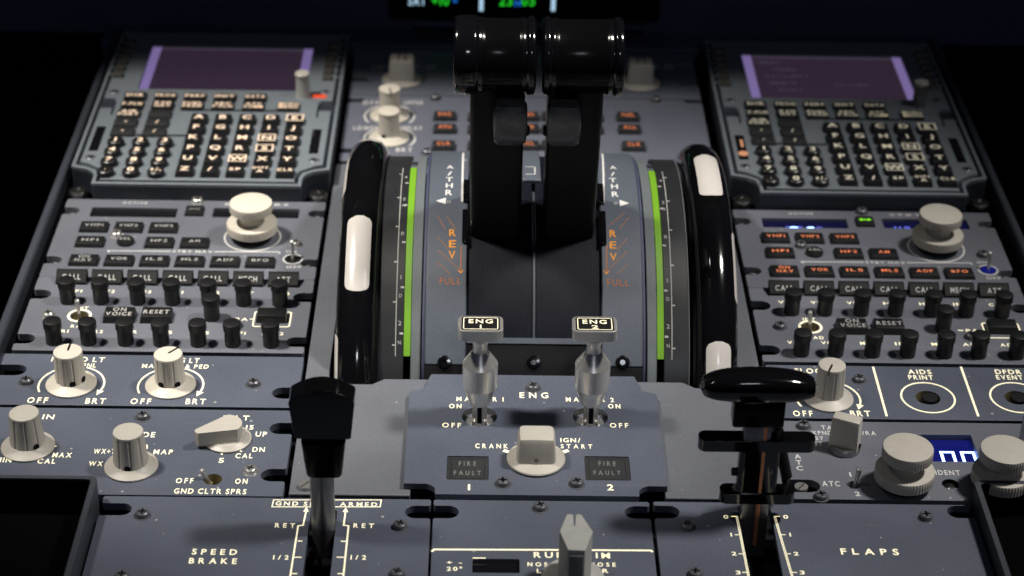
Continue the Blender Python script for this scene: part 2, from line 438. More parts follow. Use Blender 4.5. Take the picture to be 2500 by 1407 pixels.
def arrow_arcs(g, c, r, mi=0, w=.95):
    """dimmer range: two arcs round a knob, the right one ending in an arrow head"""
    g.merge(ribbon(arc_pts(c, r, 108, 206), w, mi=mi)); g.merge(ribbon(arc_pts(c, r, 72, -18), w, mi=mi))
    a = math.radians(-18); e = Vector((c[0]+r*math.cos(a), c[1]+r*math.sin(a), .06)); t = Vector((math.sin(a), -math.cos(a), 0)); n = Vector((math.cos(a), math.sin(a), 0))
    g.merge(flat_poly([e+n*1.9, e-n*1.9, e+t*4.4][::-1], .06, mi))

# ---- rotary knobs
def fluted(r0, r1, h0, h1, n=72, nf=9, depth=.07):
    def rip(a, r, h):
        return depth*max(0, math.cos(a*nf))**6 if h < h1-1.0 else 0
    g = lathe([(r0, h0), (r0*.985+r1*.015, h0+.6)]+[(r0+(r1-r0)*k/6, h0+(h1-1.4-h0)*k/6) for k in range(1, 7)]+[(r1, h1-.9), (r1*.97, h1-.2), (r1*.9, h1), (.001, h1)], n, ripple=rip)
    return g
def skirt_geo(r, rin, h): return lathe([(r, .25), (r, .9), (r*.97, 1.15), (rin+(r-rin)*.45, 1.15+(h-1.15)*.35), (rin, h), (.001, h)], 48)
def dimmer_knob(parent, base, h, r_sk, r0, r1, mat_, point=None, dots=(), fl=9):
    base = Vector(base)
    o = inst('rotary_knob', ('dk', r0, r1, h, fl), lambda: fluted(r0, r1, 1.0, h, nf=fl), mat_, parent, base)
    part('skirt', skirt_geo(r_sk, r0*1.02, 3.4).map(lambda v: v+base), mat_, o)
    if point is not None:
        a = math.radians(point); d = Vector((math.cos(a), math.sin(a), 0))
        g = box((r1*.52, 0, h+.02), (r1*.95, .95, .35), 0)
        g.merge(box((r1+.02, 0, h-1.2), (.5, .95, 2.6), 0))
        g.map(lambda v: Matrix.Rotation(a, 3, 'Z') @ v+base)
        part('pointer_line', g, DSTEEL, o)
    for ang, z in dots:
        a = math.radians(ang); rr = r0+(r1-r0)*(z-1)/(h-1)
        q = base+Vector((math.cos(a)*(rr-.2), math.sin(a)*(rr-.2), z))
        R = Vector((math.cos(a), math.sin(a), 0)).to_track_quat('Z', 'Y').to_matrix()
        part('set_screw', lathe([(1.55, 0), (1.55, .34), (.001, .38)], 18).map(lambda v: R @ v+q), DARK, o)
    return o
def dual_knob(parent, base, rl, ru, zl0, zl1, zu0, zu1, mat_, tilt=0):
    """two stacked knurled discs on a waist"""
    base = Vector(base)
    def kn(r, z0, z1, nk):
        return lathe([(r*.95, z0), (r, z0+.5), (r, (z0+z1)/2), (r, z1-.6), (r*.975, z1-.15), (r*.94, z1), (.001, z1)], nk*4,
                     ripple=lambda a, rr, h: (.022*(1+math.cos(a*nk))/2 if z0+.3 < h < z1-.4 else 0))
    o = part('tuning_knob', lathe([(ru*.60, zl1-.5), (ru*.55, (zl1+zu0)/2), (ru*.62, zu0+.5)], 32).map(lambda v: v+base), mat_, parent)
    part('lower_dial', kn(rl, zl0, zl1, 56).map(lambda v: v+base), mat_, o)
    part('upper_dial', kn(ru, zu0, zu1, 52).map(lambda v: v+base), mat_, o)
    part('collar', lathe([(rl*.72, .3), (rl*.72, zl0+.3)], 32).map(lambda v: v+base), LEVER, o)
    return o
def volume_geo():
    return lathe([(4.1, .1), (4.1, 8.6), (4.2, 8.8), (4.6, 9.0), (4.65, 9.6), (4.65, 12.3), (4.4, 12.9), (3.7, 13.15), (.001, 13.2)], 26,
                 ripple=lambda a, r, h: .02*(1+math.cos(a*13)) if 9.3 < h < 12.4 else 0)
def key_part(parent, name, x, y, z, w, d, h, legend, lmats, body=KEY, bev=.5, top=.35, rows=None, lh=None, wmax=.82):
    """key cap with its printed legend in the same mesh"""
    g = taper_box((0, 0, 0), (w, d, h), top, bev)
    zt = h+.05
    rows = rows or ([legend] if legend else [])
    n = len(rows)
    for i, s in enumerate(rows):
        hh = lh or min(d*.48, d*.78/max(1, n)*.8)
        yy = (n-1)/2*hh*1.25-i*hh*1.25
        ww = min(w*wmax, len(s)*hh*1.0)
        if s == '[]': continue
        g.merge(text(s, (0, yy, zt), ww if len(s) > 1 else None, hh, 1))
    me = mesh(name, g, [body, lmats])
    o = bpy.data.objects.new(name, me); col.objects.link(o); o.parent = parent
    o.location = (Vector((x, y, z))-ORG[parent])*S; ORG[o] = Vector((x, y, z))
    return o

# ================================================================== setting
def struct(name, g, M):
    o = bpy.data.objects.new(name, mesh(name, g, M)); col.objects.link(o); o['kind'] = 'structure'; ORG[o] = Vector(); return o
struct('floor', box((27, 900, -420), (4000, 4000, 10)), FLOORM)

# ================================================================== pedestal body
XC = 26.5                                             # centre line of the pedestal
ped = thing('pedestal_console', 'grey centre pedestal body carrying all panels, levers and wheels between the dark floors', 'console', (XC, 900, -60))
deck = [(-86, 741.6), (-31, 741.6), (-31, 750.8), (-21.5, 750.6), (-19.8, 748.5), (-19.2, 741.6), (72.2, 741.6), (72.8, 748.5), (74.6, 750.6), (85, 750.8), (85, 741.6),
        (139.6, 741.6), (139.6, 1062), (-86, 1062)]
hole = rrect(-74.6, 836.5, 128.2, 1052, 3)
hole = [(-74.6, 840), (-73.2, 834), (-69, 831.2), (-53, 831.4), (-47, 836.2), (100, 836.2), (106, 831.4), (123, 831.2), (127, 834), (128.6, 840), (128.6, 1052), (-74.6, 1052)]
part('deck', prism(deck, [hole], -4, -.3), DECK, ped, .6)
g = box((XC, 970, -40), (530, 600, 40)); part('under_tray', g, DARK, ped)
for sx, x0, x1 in ((-1, -243.6, -238.6), (1, 295.0, 299.6)):
    g = prism([(x0, 640), (x1, 640), (x1, 1240), (x0, 1240)], (), -300, 6)
    part('side_wall', g, RAIL, ped, 1.5)
    xi = x1 if sx < 0 else x0
    part('panel_rail', box((xi-sx*1.4, 940, -6), (2.8, 600, 6)), DARK, ped)
part('front_wall', box((XC, 640, -150), (540, 6, 280)), RAIL, ped)
for (px, py) in ((745, 1188), (1955.7, 1193)):
    p = P(px, py, .1 if px < 1000 else -1.4)
    inst('slotted_screw', 'slot_screw', slot_screw_geo, [STEEL, DARK], ped, p, .9)

# ================================================================== main instrument panel and centre display far behind
mp = thing('main_instrument_panel', 'dark navy instrument panel in shadow rising behind the pedestal', 'instrument panel', (XC, 1262, -5))
part('panel_face', box((XC, 1268, 150), (760, 12, 320)), NAVY, mp, 2)
part('lower_ledge', box((XC, 1252, -8), (560, 30, 10)), NAVY, mp, 2)
part('glareshield_shade', box((XC, 1230, 356), (900, 250, 14), 5), LEVER, mp)  # unseen overhang, front edge placed to shade the display unit tops
dsp = thing('system_display', 'dark display with green and pale blue readouts, cut off by the top of the frame', 'display', (XC, 1257, 60))
W = lambda px, py, y=1252: PV(px, py, y)
x0, x1 = W(950, 60).x, W(1610, 60).x
zb = W(1280, 52).z
g = box(((x0+x1)/2, 1257, zb+80), (x1-x0, 10, 160), 3)
part('bezel', g, LEVER, dsp)
xs0, xs1 = W(985, 20).x, W(1560, 20).x; zs = W(1280, 27).z
part('screen', box(((xs0+xs1)/2, 1251.4, zs+70), (xs1-xs0, 1.2, 140), .3), GLASS, dsp)
part('lower_trim', box(((x0+x1)/2+4, 1248, zb-1), ((x1-x0)*.86, 6, 3), 1), NAVY, dsp)
def up_text(s, px, py, wpx, hpx, M):
    y = 1250.5; c = PV(px, py, y); w = PV(px+wpx/2, py, y).x-PV(px-wpx/2, py, y).x; h = PV(px, py-hpx/2, y).z-PV(px, py+hpx/2, y).z
    t = text(s, (0, 0, 0), w, h, 0, 1, space=.14)
    part('readout', t.map(lambda v: (v.x+c.x, y, v.y+c.z)), M, dsp)
up_text('SAT', 1018, 1, 42, 24, ESKY); up_text('+10', 1075, 1, 42, 24, EGREEN); up_text('°', 1111, 8, 12, 16, ECYAN)
up_text('23', 1235, 1, 32, 26, EGREEN); up_text('H', 1264, 8, 14, 16, ECYAN); up_text('05', 1290, 1, 32, 26, EGREEN)
for px in (1175, 1351):
    c = PV(px, 5, 1250.6); part('divider_bar', box((c.x, 1250.6, c.z), (2.6, .3, 13)), ESKY, dsp)

# ================================================================== centre panels behind the thrust levers
def flat_panel(obj, x0, y0, x1, y1, nl=(), nr=(), holes=(), M=PANEL, z=0.0, th=4, r=1.2, bev=.5):
    return part('face_plate', prism(panel_outline(x0, y0, x1, y1, nl, nr, r), holes, z-th, z), M, obj, bev)
CX0, CX1 = -84.5, 136.5
swp = thing('switching_panel', 'grey panel with two boxy selector knobs at the far end of the pedestal', 'panel', (XC, 1180, 0))
y_t = P(1270, 126).y; y_s = P(1270, 237).y
flat_panel(swp, CX0, y_s+.7, CX1, y_t, [(P(860, 150).y, 13, 3), (P(860, 194).y, 12, 3)], [(P(1680, 158).y, 12, 3), (P(1680, 202).y, 12, 3)], M=CENTRE)
def boxy_knob(parent, base, rs, w, d, h, M, lines=0, taper=.8, bev=2.0):
    base = Vector(base)
    o = part('selector_knob', taper_box((0, 0, 1), (w, d, h-1), taper, bev).map(lambda v: v+base), M, parent)
    part('skirt', skirt_geo(rs, rs*.72, 2.6).map(lambda v: v+base), M, o)
    for k in range(lines):
        part('pointer_line', box(base+Vector(((k-(lines-1)/2)*4.2, 0, h+.03)), (.9, d*.7, .25)), DSTEEL, o)
    return o
for px in (982, 1562):
    b = P(px, 196 if px < 1200 else 204)
    boxy_knob(swp, b, 13.0, 16.5, 15, 16, IVORY, 2, .5)
    g = G()
    for dx, s in ((-52, 'CAPT'), (58, 'F.O'), (0, 'NORM')):
        if s != 'NORM': g.merge(ptext(s, px+dx, 163, 46, 11))
    part('lettering', g, TWHITE, swp)
ecp = thing('ecam_control_panel', 'grey panel with small orange lit keys and two brightness knobs behind the thrust levers', 'panel', (XC, 1110, 0))
y_b = P(1270, 399).y
flat_panel(ecp, CX0, y_b, CX1, y_s-.7, [(P(850, 245).y, 11, 3), (P(840, 368).y, 11, 3)], [(P(1690, 247).y, 11, 3)], M=CENTRE)
dimmer_knob(ecp, P(952, 283), 18.8, 12.2, 6.9, 6.6, IVORYL, -80, [], 0)
dimmer_knob(ecp, P(950, 338), 18.8, 12.2, 6.9, 6.6, IVORYL, None, [(-115, 4)], 0)
g = G()
for py in (284, 339):
    c = P(951, py); g.merge(ribbon(arc_pts(c, 15.2, 100, 215), 1.3)); g.merge(ribbon(arc_pts(c, 15.2, 80, -35), 1.3))
for s, px, py, w in (('OFF', 905, 251, 40), ('UPPER', 1010, 251, 48), ('LOWER', 893, 313, 62), ('DISPLAY', 1000, 313, 62), ('BRT', 987, 366, 40)): g.merge(ptext(s, px, py, w, 10))
part('lettering', g, TWHITE, ecp)
for px, py, s in ((1086, 286, 'ENG'), (1086, 317, 'APU'), (1083, 358, 'CLR'), (1170, 288, 'BLEED'), (1170, 318, 'COND'), (1170, 358, 'STS'), (1288, 287, 'PRESS'), (1288, 317, 'DOOR'), (1288, 358, 'RCL'),
                  (1350, 287, 'ELEC'), (1350, 318, 'WHEEL'), (1350, 358, 'ALL'), (1445, 288, 'HYD'), (1445, 318, 'F.CTL'), (1533, 288, 'FUEL'), (1537, 318, 'ALL'), (1547, 360, 'CLR')):
    p = P(px, py+3); key_part(ecp, 'key', p.x, p.y, 0, 14.0, 9.2, 3, s, TORANGE, KEYG, .5, .4, wmax=.55)
for px, py in ((1063, 241), (1600, 245), (1043, 374)): pscrew(ecp, px, py)

# ================================================================== multi-purpose control display units
def build_cdu(name_label, X0, lit, Y0=1015.4):
    Z0 = 10.6; H = 204.0
    t = thing('control_display_unit', name_label, 'control unit', (X0+73, Y0+100, 0))
    w = lambda u, v, z=0: Vector((X0+u, Y0+v, Z0+z))
    def outline(i):                                     # stepped lower corners, inset i
        o = [(14.5+i, 0+i), (131.5-i, 0+i)]
        o += [(131.5-i, 9+i*.4), (133-i, 14+i*.6), (137, 17.5+i), (142, 19+i), (146-i, 20+i)] if i < 3 else [(131.5-i, 12), (133-i+.5, 17), (137, 21+i*.6), (141, 22.5+i*.6), (146-i, 23+i*.6)]
        o += [(146-i, H-i*.3), (i, H-i*.3)]
        o += [(146-a, b) for a, b in o[2:7]][::-1]
        return [(X0+a, Y0+b) for a, b in o]
    part('housing', prism(outline(0), (), -6, Z0-2.0), CDUH, t, .8)
    part('rim', prism(outline(0), [outline(2.0)], Z0-2.2, Z0), CDU, t, .4)
    io = outline(4.2)
    # side notches in the inner plate
    inner = []
    for k, p in enumerate(io):
        inner.append(p)
        if k == 6: inner += [(X0+146-4.2, Y0+94), (X0+134.5, Y0+94), (X0+134.5, Y0+85), (X0+133.4, Y0+85), (X0+133.4, Y0+103), (X0+135, Y0+107), (X0+146-4.2, Y0+107)]
        if k == 8: inner += [(X0+4.2, Y0+107), (X0+11, Y0+107), (X0+12.6, Y0+103), (X0+12.6, Y0+85), (X0+11.5, Y0+85), (X0+11.5, Y0+94), (X0+4.2, Y0+94)]
    scr = rrect(X0+22.5, Y0+120.5, X0+124.5, Y0+183.5, 1.5)
    part('face_plate', prism(inner, [scr], Z0-3, Z0+.3), CDU, t, .4)
    part('screen', box(w(73.5, 152, -1.2), (101.6, 62.6, .6)), SCREENP, t)
    for u in (25.6, 121.3): part('screen_bar', box(w(u, 152, -.75), (5.6, 62.4, .2)), BARL, t)
    part('screen_edge', box(w(73.5, 181.6, -.76), (89, 2.2, .2)), SHAZE, t)
    g = G(); rnd = random.Random(3 if lit else 7)
    for r_ in range(5):
        for k in range(rnd.choice((1, 2, 3))):
            s = ''.join(rnd.choice('ABCDEFGHIKLMNOPRSTUX') for _ in range(rnd.randint(3, 6)))
            if not lit: g.merge(text(s, w(rnd.uniform(36, 60) if k < 2 else rnd.uniform(80, 110), 174-r_*10-k*1.0, -.6), None, 3.0))
    if g.v: part('readout', g, SHAZE, t)
    # black surround of the keys (raised frame)
    g = G(); g.merge(box(w(92, 91.8, .7), (62, 1.5, 1.0), .3)); g.merge(box(w(43, 58, .7), (44, 1.3, 1.0), .3))
    part('key_guard', g, RAIL, t)
    LEG = TPEACH if lit else TKEYW
    def key(u, v, ww, dd, hh, rows, M=LEG, body=KEY, lh=None, frame=False, top=.4, wmax=.84):
        o = key_part(t, 'key', X0+u, Y0+v, Z0+.2, ww, dd, hh, None, M, body, .55, top, rows, lh, wmax)
        if frame:
            g = ribbon([(X0+u-ww*.44, Y0+v-dd*.40, Z0+hh+.28), (X0+u+ww*.44, Y0+v-dd*.40, Z0+hh+.28), (X0+u+ww*.44, Y0+v+dd*.40, Z0+hh+.28), (X0+u-ww*.44, Y0+v+dd*.40, Z0+hh+.28)], .7, closed=True)
            part('legend_frame', g, M, o)
    # function keys
    fx = (23.2, 41.3, 59.0, 77.0, 95.3)
    for u, s in zip(fx, ('DIR', 'PROG', 'PERF', 'INIT', 'DATA')): key(u, 107.5, 13.6, 8.6, 2.4, [s], lh=3.4)
    for u, rows in zip(fx, (['F-PLN'], ['RAD', 'NAV'], ['FUEL', 'PRED'], ['SEC', 'F-PLN'], ['ATC', 'COMM'])): key(u, 95.6, 13.6, 9.6, 2.4, rows, lh=3.1 if len(rows) > 1 else 3.6)
    key(116.2, 95.8, 13.6, 9.6, 2.4, ['MCDU', 'MENU'], lh=3.1)
    for v, (a, b) in zip((84.0, 72.3, 60.4), ((['AIR', 'PORT'], None), (['-'], ['/']), (['-'], ['/']))):
        key(22.8, v, 14.2, 9.2, 2.2, a, body=KEYG, lh=3.1); key(41.2, v, 14.2, 9.2, 2.2, b, body=KEYG, lh=3.4)
    for r_, row in enumerate((('1', '2', '3'), ('4', '5', '6'), ('7', '8', '9'), ('.', '0', '+/-'))):
        for c_, s in enumerate(row):
            u = 21.2+c_*14.1; v = 46.0-r_*12.1
            g = lathe([(4.9, 0), (5.0, 1.6), (4.6, 3.2), (3.9, 3.7), (.001, 3.8)], 24)
            g.merge(text(s, (0, 0, 3.9), 6.2 if len(s) > 1 else None, 4.6 if s != '.' else 2, 1))
            o = bpy.data.objects.new('key', mesh('key', g, [KEY, LEG])); col.objects.link(o); o.parent = t
            o.location = (w(u, v, .2)-ORG[t])*S; ORG[o] = w(u, v, .2)
    rows = ('ABCDE', 'FGHIJ', 'KLMNO', 'PQRST', 'UVWXY')
    for r_ in range(6):
        for c_ in range(5):
            u = 65.3+c_*14.1; v = 77.3-r_*13.1
            if r_ < 5:
                s = rows[r_][c_]; key(u, v, 10.6, 9.6, 3.6, [s], lh=4.9, frame=s in 'ENSW', top=.8)
            else:
                rr = (['Z'], ['/'], ['SP'], ['OVFY', 'A'], ['CLR'])[c_]; key(u, v, 10.6, 9.6, 3.6, rr, lh=4.6 if len(rr[0]) == 1 else 3.1, top=.7)
    for k in range(6):
        v = 137.5+k*9.4
        for u, du in ((8.2, -5.2), (136.6, 5.2)):
            key(u, v, 6.6, 5.6, 2.6, ['-'], M=TDIM, body=LSK, lh=1.2, top=.5)
            part('key_mark', box(w(u+du, v+3.2, .4), (3.6, .9, .25)), TGREY, t)
    # annunciator windows
    for u in (9.2, 135.4):
        gl = part('annunciator', box(w(u, 53.5, .25), (5.6, 31, .7), .4), GLASS, t)
    if not lit:
        gl = lathe([(2.9, 0), (2.9, .3), (.001, .35)], 20).map(lambda v: v+w(9.4, 45, .6))
        gl.merge(box(w(9.8, 58, .7), (1.5, 9, .3), .1)); part('annunciator_lamp', gl, ANNA, t)
    else:
        part('fail_lamp', box(w(133.5, 112.6, .6), (8.2, 3.4, 1.2), .5), ERED, t)
    # brightness knob
    b = w(123.5, 113.0, .3)
    o = part('brightness_knob', lathe([(4.6, 0), (4.2, 1), (4.0, 12), (3.9, 14), (3.4, 14.6), (.001, 14.7)], 24).map(lambda v: v+b), GREYK if lit else LATCH, t)
    part('cap', lathe([(4.3, 14.0), (4.5, 14.6), (4.4, 15.6), (3.8, 16.1), (.001, 16.2)], 24).map(lambda v: v+b), IVORY, o)
    for u, v in ((9, 116), (9, 30.5), (136.5, 30.5), (136, 120)):
        inst('screw', 'sunk_screw', lambda: lathe([(3.0, .05), (2.6, .35), (1.8, .35), (1.5, .05), (.001, .05)], 20).merge(flat_poly(circle(0, 0, 1.7, 12), .1, 1)), [SCREWM, DARK], t, w(u, v, .3))
    for u in (5.6, 140.4):
        inst('fastener', 'cdu_fast', lambda: lathe([(5.2, -8), (5.2, 0), (4.5, .9), (2.2, 1.2), (1.9, .7), (.001, .7)], 24), DSTEEL, t, w(u, 5.5, -8.5))
    t.scale = (1.01, 1.01, 1)
    return t
build_cdu('display unit with glowing peach key legends and red lamp, left of the thrust levers', -234.4, True)
build_cdu('display unit with cream unlit key legends and amber lamp window, right of the thrust levers', 143.6, False)

# ================================================================== radio panels
def build_radio(label, X0, Y0, on):
    t = thing('radio_panel', label, 'panel', (X0+73, Y0+114, 0))
    w = lambda u, v, z=0: Vector((X0+u, Y0+v, z))
    nl = [(Y0+143.5, 9, 3.8), (Y0+89, 9, 3.8)]
    holes = [rrect(X0+15.5, Y0+137, X0+63.5, Y0+147.8, .6), rrect(X0+83.6, Y0+138, X0+131.8, Y0+148.8, .6)]
    flat_panel(t, X0, Y0+71.6, X0+146, Y0+157, nl, nl, holes, RADIO)
    g1 = part('frequency_display', box(w(39.5, 142.4, -2.2), (47.8, 10.6, .6)), GLASSB if on else GLASS, t)
    g2 = part('frequency_display', box(w(107.7, 143.4, -2.2), (48.0, 10.6, .6)), GLASSB if on else GLASS, t)
    if on:
        g = G(); g.merge(text('122.80', w(39, 140.3, -1.85), 20, 3.4)); part('digits', g, EBLUE2, g1)
        g = G()
        for u, r_ in ((33.2, 1.3), (42.6, 1.1)): g.merge(flat_poly(circle(X0+u, Y0+140.2, r_*2.0, 14, .85), -1.75))
        part('digit_glow', g, EBLUE, g1)
        g = G(); g.merge(text('118.10', w(100, 141.5, -1.85), 20, 3.4)); part('digits', g, EBLUE2, g2)
    g = G(); g.merge(text('ACTIVE', w(38.5, 153.3, .06), 14, 2.3)); g.merge(text('STBY/CRS', w(107, 153.3, .06), 36, 2.3))
    g.merge(text('STBY NAV', w(77.8, 99.7, .06), 21.5, 2.5))
    part('bracket_line', ribbon([w(33, 97.6), w(32, 99.4), w(66, 99.6)], .75, .06), TWHITE, t); part('bracket_line', ribbon([w(89.5, 99.8), w(124.6, 100.4), w(125, 98.4)], .75, .06), TWHITE, t)
    part('ring_marking', ribbon(arc_pts(w(108.6, 116.2), 15.3, 0, 360, 60), .95), TWHITE, t)
    part('ring_marking', ribbon(arc_pts(w(132.6, 93), 5.1, 0, 360, 36), .8), TWHITE, t)
    g.merge(text('ON', w(131.0, 101.2, .06), 5.6, 2.4)); g.merge(text('OFF', w(133.8, 84.6, .06), 8, 2.6))
    part('lettering', g, TWHITE, t)
    LG = TORANGE if on else TGREY
    key_part(t, 'key', X0+73.4, Y0+143.4, -.5, 10.6, 10.2, 2.4, None, LG)
    p = w(73.4, 143.8, 2.0)
    a = ribbon([(p.x-2.2, p.y, 0), (p.x+2.2, p.y, 0)], 1.0, p.z)
    a.merge(flat_poly([(p.x-3.6, p.y), (p.x-1.7, p.y-1.5), (p.x-1.7, p.y+1.5)], p.z)); a.merge(flat_poly([(p.x+3.6, p.y), (p.x+1.7, p.y+1.5), (p.x+1.7, p.y-1.5)], p.z))
    part('transfer_arrow', a, ELIME if on else TDIM, t)
    def rk(u, v, s, rows=None):
        p = w(u, v)
        key_part(t, 'key', p.x, p.y, -.6, 16.6, 10.4, 3.0, s, LG, KEY, .6, .9, rows, 3.0, .62)
        lam = (s == 'VHF1' and on)
        part('key_lamp', flat_poly([(p.x-1.2, p.y+7.6), (p.x, p.y+6.5), (p.x+1.2, p.y+7.6), (p.x, p.y+8.3)], .1), ELIME if lam else DARK, t)
    for u, s in zip((20.6, 39.6, 58.8), ('VHF1', 'VHF2', 'VHF3')): rk(u, 123.6, s)
    for u, s in zip((21.2, 58.8, 78.0), ('HF1', 'HF2', 'AM')): rk(u, 107.2, s)
    for k, s in enumerate(('NAV', 'VOR', 'ILS', 'MLS', 'ADF', 'BFO')): rk(21.2+18.9*k, 87.4, s, ['ON', 'NAV'] if k == 0 else None)
    o = inst('select_button', 'selb', lambda: lathe([(4.7, 0), (4.8, 1.6), (4.2, 2.6), (.001, 2.8)], 24).merge(text('SEL', (0, 0, 2.9), 6.4, 2.6, 1)), [KEY, TGREY], t, w(40.2, 108.2))
    tilt = (-4.6 if not on else 2.2)
    dual_knob(t, w(108.6, 116.2), 13.9, 11.7, 4.4, 9.8, 16.6, 21.8, IVORYL if not on else IVORY)
    toggle(t, w(132.7, 93, .05), w(132.4, 94.5, 11), 4.2, STEEL, DSTEEL if not on else GLASSBB)
    for u, v in ((73.4, 155.4), (33.8, 116.3), (133.0, 108.6)): screw(t, X0+u, Y0+v, 0, [STEEL, DARK] if not on else None)
    for v in (143.5, 89):
        for u in (4.6, 141.4): inst('fastener', 'dzus', dzus_geo, [STEEL, DARK], t, w(u, v-1, -2.8), random.uniform(0, 3))
    return t
XL, XR = -234.5, 142.0
YL, YR = 857.6, 855.4
build_radio('radio tuning panel with dark displays and grey key legends', XL, YL, False)
build_radio('radio tuning panel with blue lit displays, green lamp and orange key legends', XR, YR, True)

# ================================================================== audio panels
def build_audio(label, X0, Y0, lit):
    t = thing('audio_panel', label, 'panel', (X0+73, Y0+36, 0))
    w = lambda u, v, z=0: Vector((X0+u, Y0+v, z))
    nl = [(Y0+53.6, 9.8, 4.4), (Y0+10.5, 9.8, 4.4)]
    flat_panel(t, X0, Y0, X0+146, Y0+71.3, nl, nl, [circle(X0+28.2, Y0+33, 4.3, 24)], RADIO)
    for k, s in enumerate(('CALL', 'CALL', 'CALL', 'CALL', 'CALL', 'MECH', 'ATT')):
        g = G(); kx = X0+18.4+18.6*k; kv = Y0+64.4
        g.add([(kx+a*7.9, kv+b, c) for a in (-1, 1) for b, c in ((-1.0, 0), (-1.0, 1.4), (4.6, 5.2), (7.0, 5.2), (7.0, 0))], [[0, 1, 2, 3, 4][::-1], [5, 6, 7, 8, 9], [1, 6, 5, 0][::-1], [2, 7, 6, 1][::-1], [3, 8, 7, 2][::-1], [4, 9, 8, 3][::-1]], 0, False)
        ck = part('call_key', g, CALLK, t, .35)
        sl = math.atan2(3.8, 5.6); q0 = Vector((kx, kv+1.8, 3.3)); up = Vector((0, math.cos(sl), math.sin(sl))); nn = Vector((0, -math.sin(sl), math.cos(sl)))
        part('legend', text(s, (0, 0, 0), 9.6 if len(s) > 3 else 7.4, 3.2).map(lambda v: q0+Vector((v.x, 0, 0))+up*v.y+nn*.1), TGREY if lit else TPALE, ck)
    KU = (20.0, 37.2, 56.2, 74.2, 93.2, 111.2, 130.0)
    for k, u in enumerate(KU): inst('volume_knob', 'vol', volume_geo, CAP, t, w(u, 46.8), k)
    inst('volume_knob', 'vol', volume_geo, CAP, t, w(96.4, 32.0), 1)
    for k, u in enumerate((20.0, 37.4, 56.0, 73.8, 92.5, 109.8, 129.0)): inst('volume_knob', 'vol', volume_geo, CAP, t, w(u, 7.6), k+2)
    g = G()
    for k, s in enumerate(('VHF1', 'VHF2', 'VHF3', 'HF1', 'HF2', 'INT', 'CAB')): g.merge(text(s, w(KU[k]-.2, 57.2, .06), 11 if len(s) > 3 else 8.5, 2.9))
    for k, s in enumerate(('VOR1', 'VOR2', 'MKR', 'ILS', 'MLS', 'ADF1', 'ADF2')): g.merge(text(s, w((20, 37.4, 56, 73.8, 92.5, 109.8, 129)[k]-.2, 18.0, .06), 11 if len(s) > 3 else 8.5, 2.9))
    part('ring_marking', ribbon(arc_pts(w(28.2, 33), 5.6, 0, 360, 36), 1.3), TLIT, t)
    g.merge(text('INT', w(28.4, 40.6, .06), 6.5, 2.6)); g.merge(text('RAD', w(29.6, 22.8, .06), 8, 2.8))
    g.merge(text('PA', w(111.6, 31.4, .06), 6.5, 2.8)); g.merge(ribbon([w(104.2, 31.4), w(107, 31.4)], .8, .06)); g.merge(ribbon([w(115.8, 31.6), w(117.8, 31.6)], .8, .06))
    part('key_outline', ribbon(rr3(X0+117.9, Y0+24.6, X0+136.6, Y0+38.8), .8, .06, closed=True), TLIT, t)
    part('lettering', g, TLIT, t)
    part('hole_wall', lathe([(4.25, -.2), (4.25, -6.2), (.001, -6.2)], 24, cap=False).map(lambda v: v+w(28.2, 33)), BRASS, t)
    toggle(t, w(28.2, 33, -2.6), w(27.4, 34.5, 9), 1.6, STEEL, BRASS)
    key_part(t, 'key', X0+49.2, Y0+31.2, -.4, 16.4, 11.0, 4.4, None, TGREY if lit else TPALE, KEY, .5, .7, ['ON', 'VOICE'], 3.4, .8)
    key_part(t, 'key', X0+68.2, Y0+31.4, -.4, 16.4, 11.0, 4.4, 'RESET', TGREY if lit else TPALE, KEY, .5, .7, None, 3.6, .8)
    key_part(t, 'key', X0+127.0, Y0+32.6, -.4, 16.0, 9.6, 4.6, None, TGREY, KEY, .5, .7)
    for u, v in ((12.4, 32.4), (109.5, 24.8)): screw(t, X0+u, Y0+v, 0, [STEEL, DARK] if not lit and u < 50 else None)
    return t
def rr3(x0, y0, x1, y1, r=1.2): return [(a, b, 0) for a, b in rrect(x0, y0, x1, y1, r, 3)]
build_audio('audio panel of black volume knobs below the radio panel with unlit displays', XL, YL, False)
build_audio('audio panel of black volume knobs below the radio panel with blue lit displays', XR, YR, True)

# ================================================================== lighting panels
def hz(px, py, y): return PV(px, py, y).z
t = thing('lighting_panel', 'panel with two fluted dimmer knobs marked FLOOD LT and INTEG LT', 'panel', (-161, 832, 0))
yt, yb = P(400, 868).y, P(400, 992).y
flat_panel(t, XL-8, yb, -88.0, yt, [(P(30, 903).y, 19, 4.8)], [(P(700, 959.5).y, 13, 4.8)])
for (bx, by, tx, ty, pt, dots) in ((174.3, 939, 168, 857, 88, [(-72, 4.6), (-20, 5)]), (416.7, 942, 411.6, 863.5, 52, [(-118, 4.6), (-52, 4.6)])):
    b = P(bx, by); h = hz(tx, ty, b.y)
    dimmer_knob(t, b, h, 12.3, 7.4, 7.0, IVORYL, pt, dots, 11)
for c in (P(174.3, 939), P(416.7, 942)):
    g = G(); arrow_arcs(g, c, 15.8); part('range_marking', g, TLIT, t)
g = G()
for s, px, py, wd_, ht in (('FLOOD LT', 191, 877.5, 130, 12), ('MAIN PNL', 191, 892, 88, 10), ('INTEG LT', 437, 880, 100, 12), ('MAIN PNL & PED', 428.5, 894.5, 163, 10),
                          ('OFF', 91.8, 977, 50, 14), ('BRT', 233.5, 979, 49, 14), ('OFF', 343.8, 979.7, 50, 14), ('BRT', 478, 980.3, 49, 14)): g.merge(ptext(s, px, py, wd_, ht))
part('lettering', g, TLIT, t)
for px, py in ((64, 934), (618.8, 939)): pscrew(t, px, py)

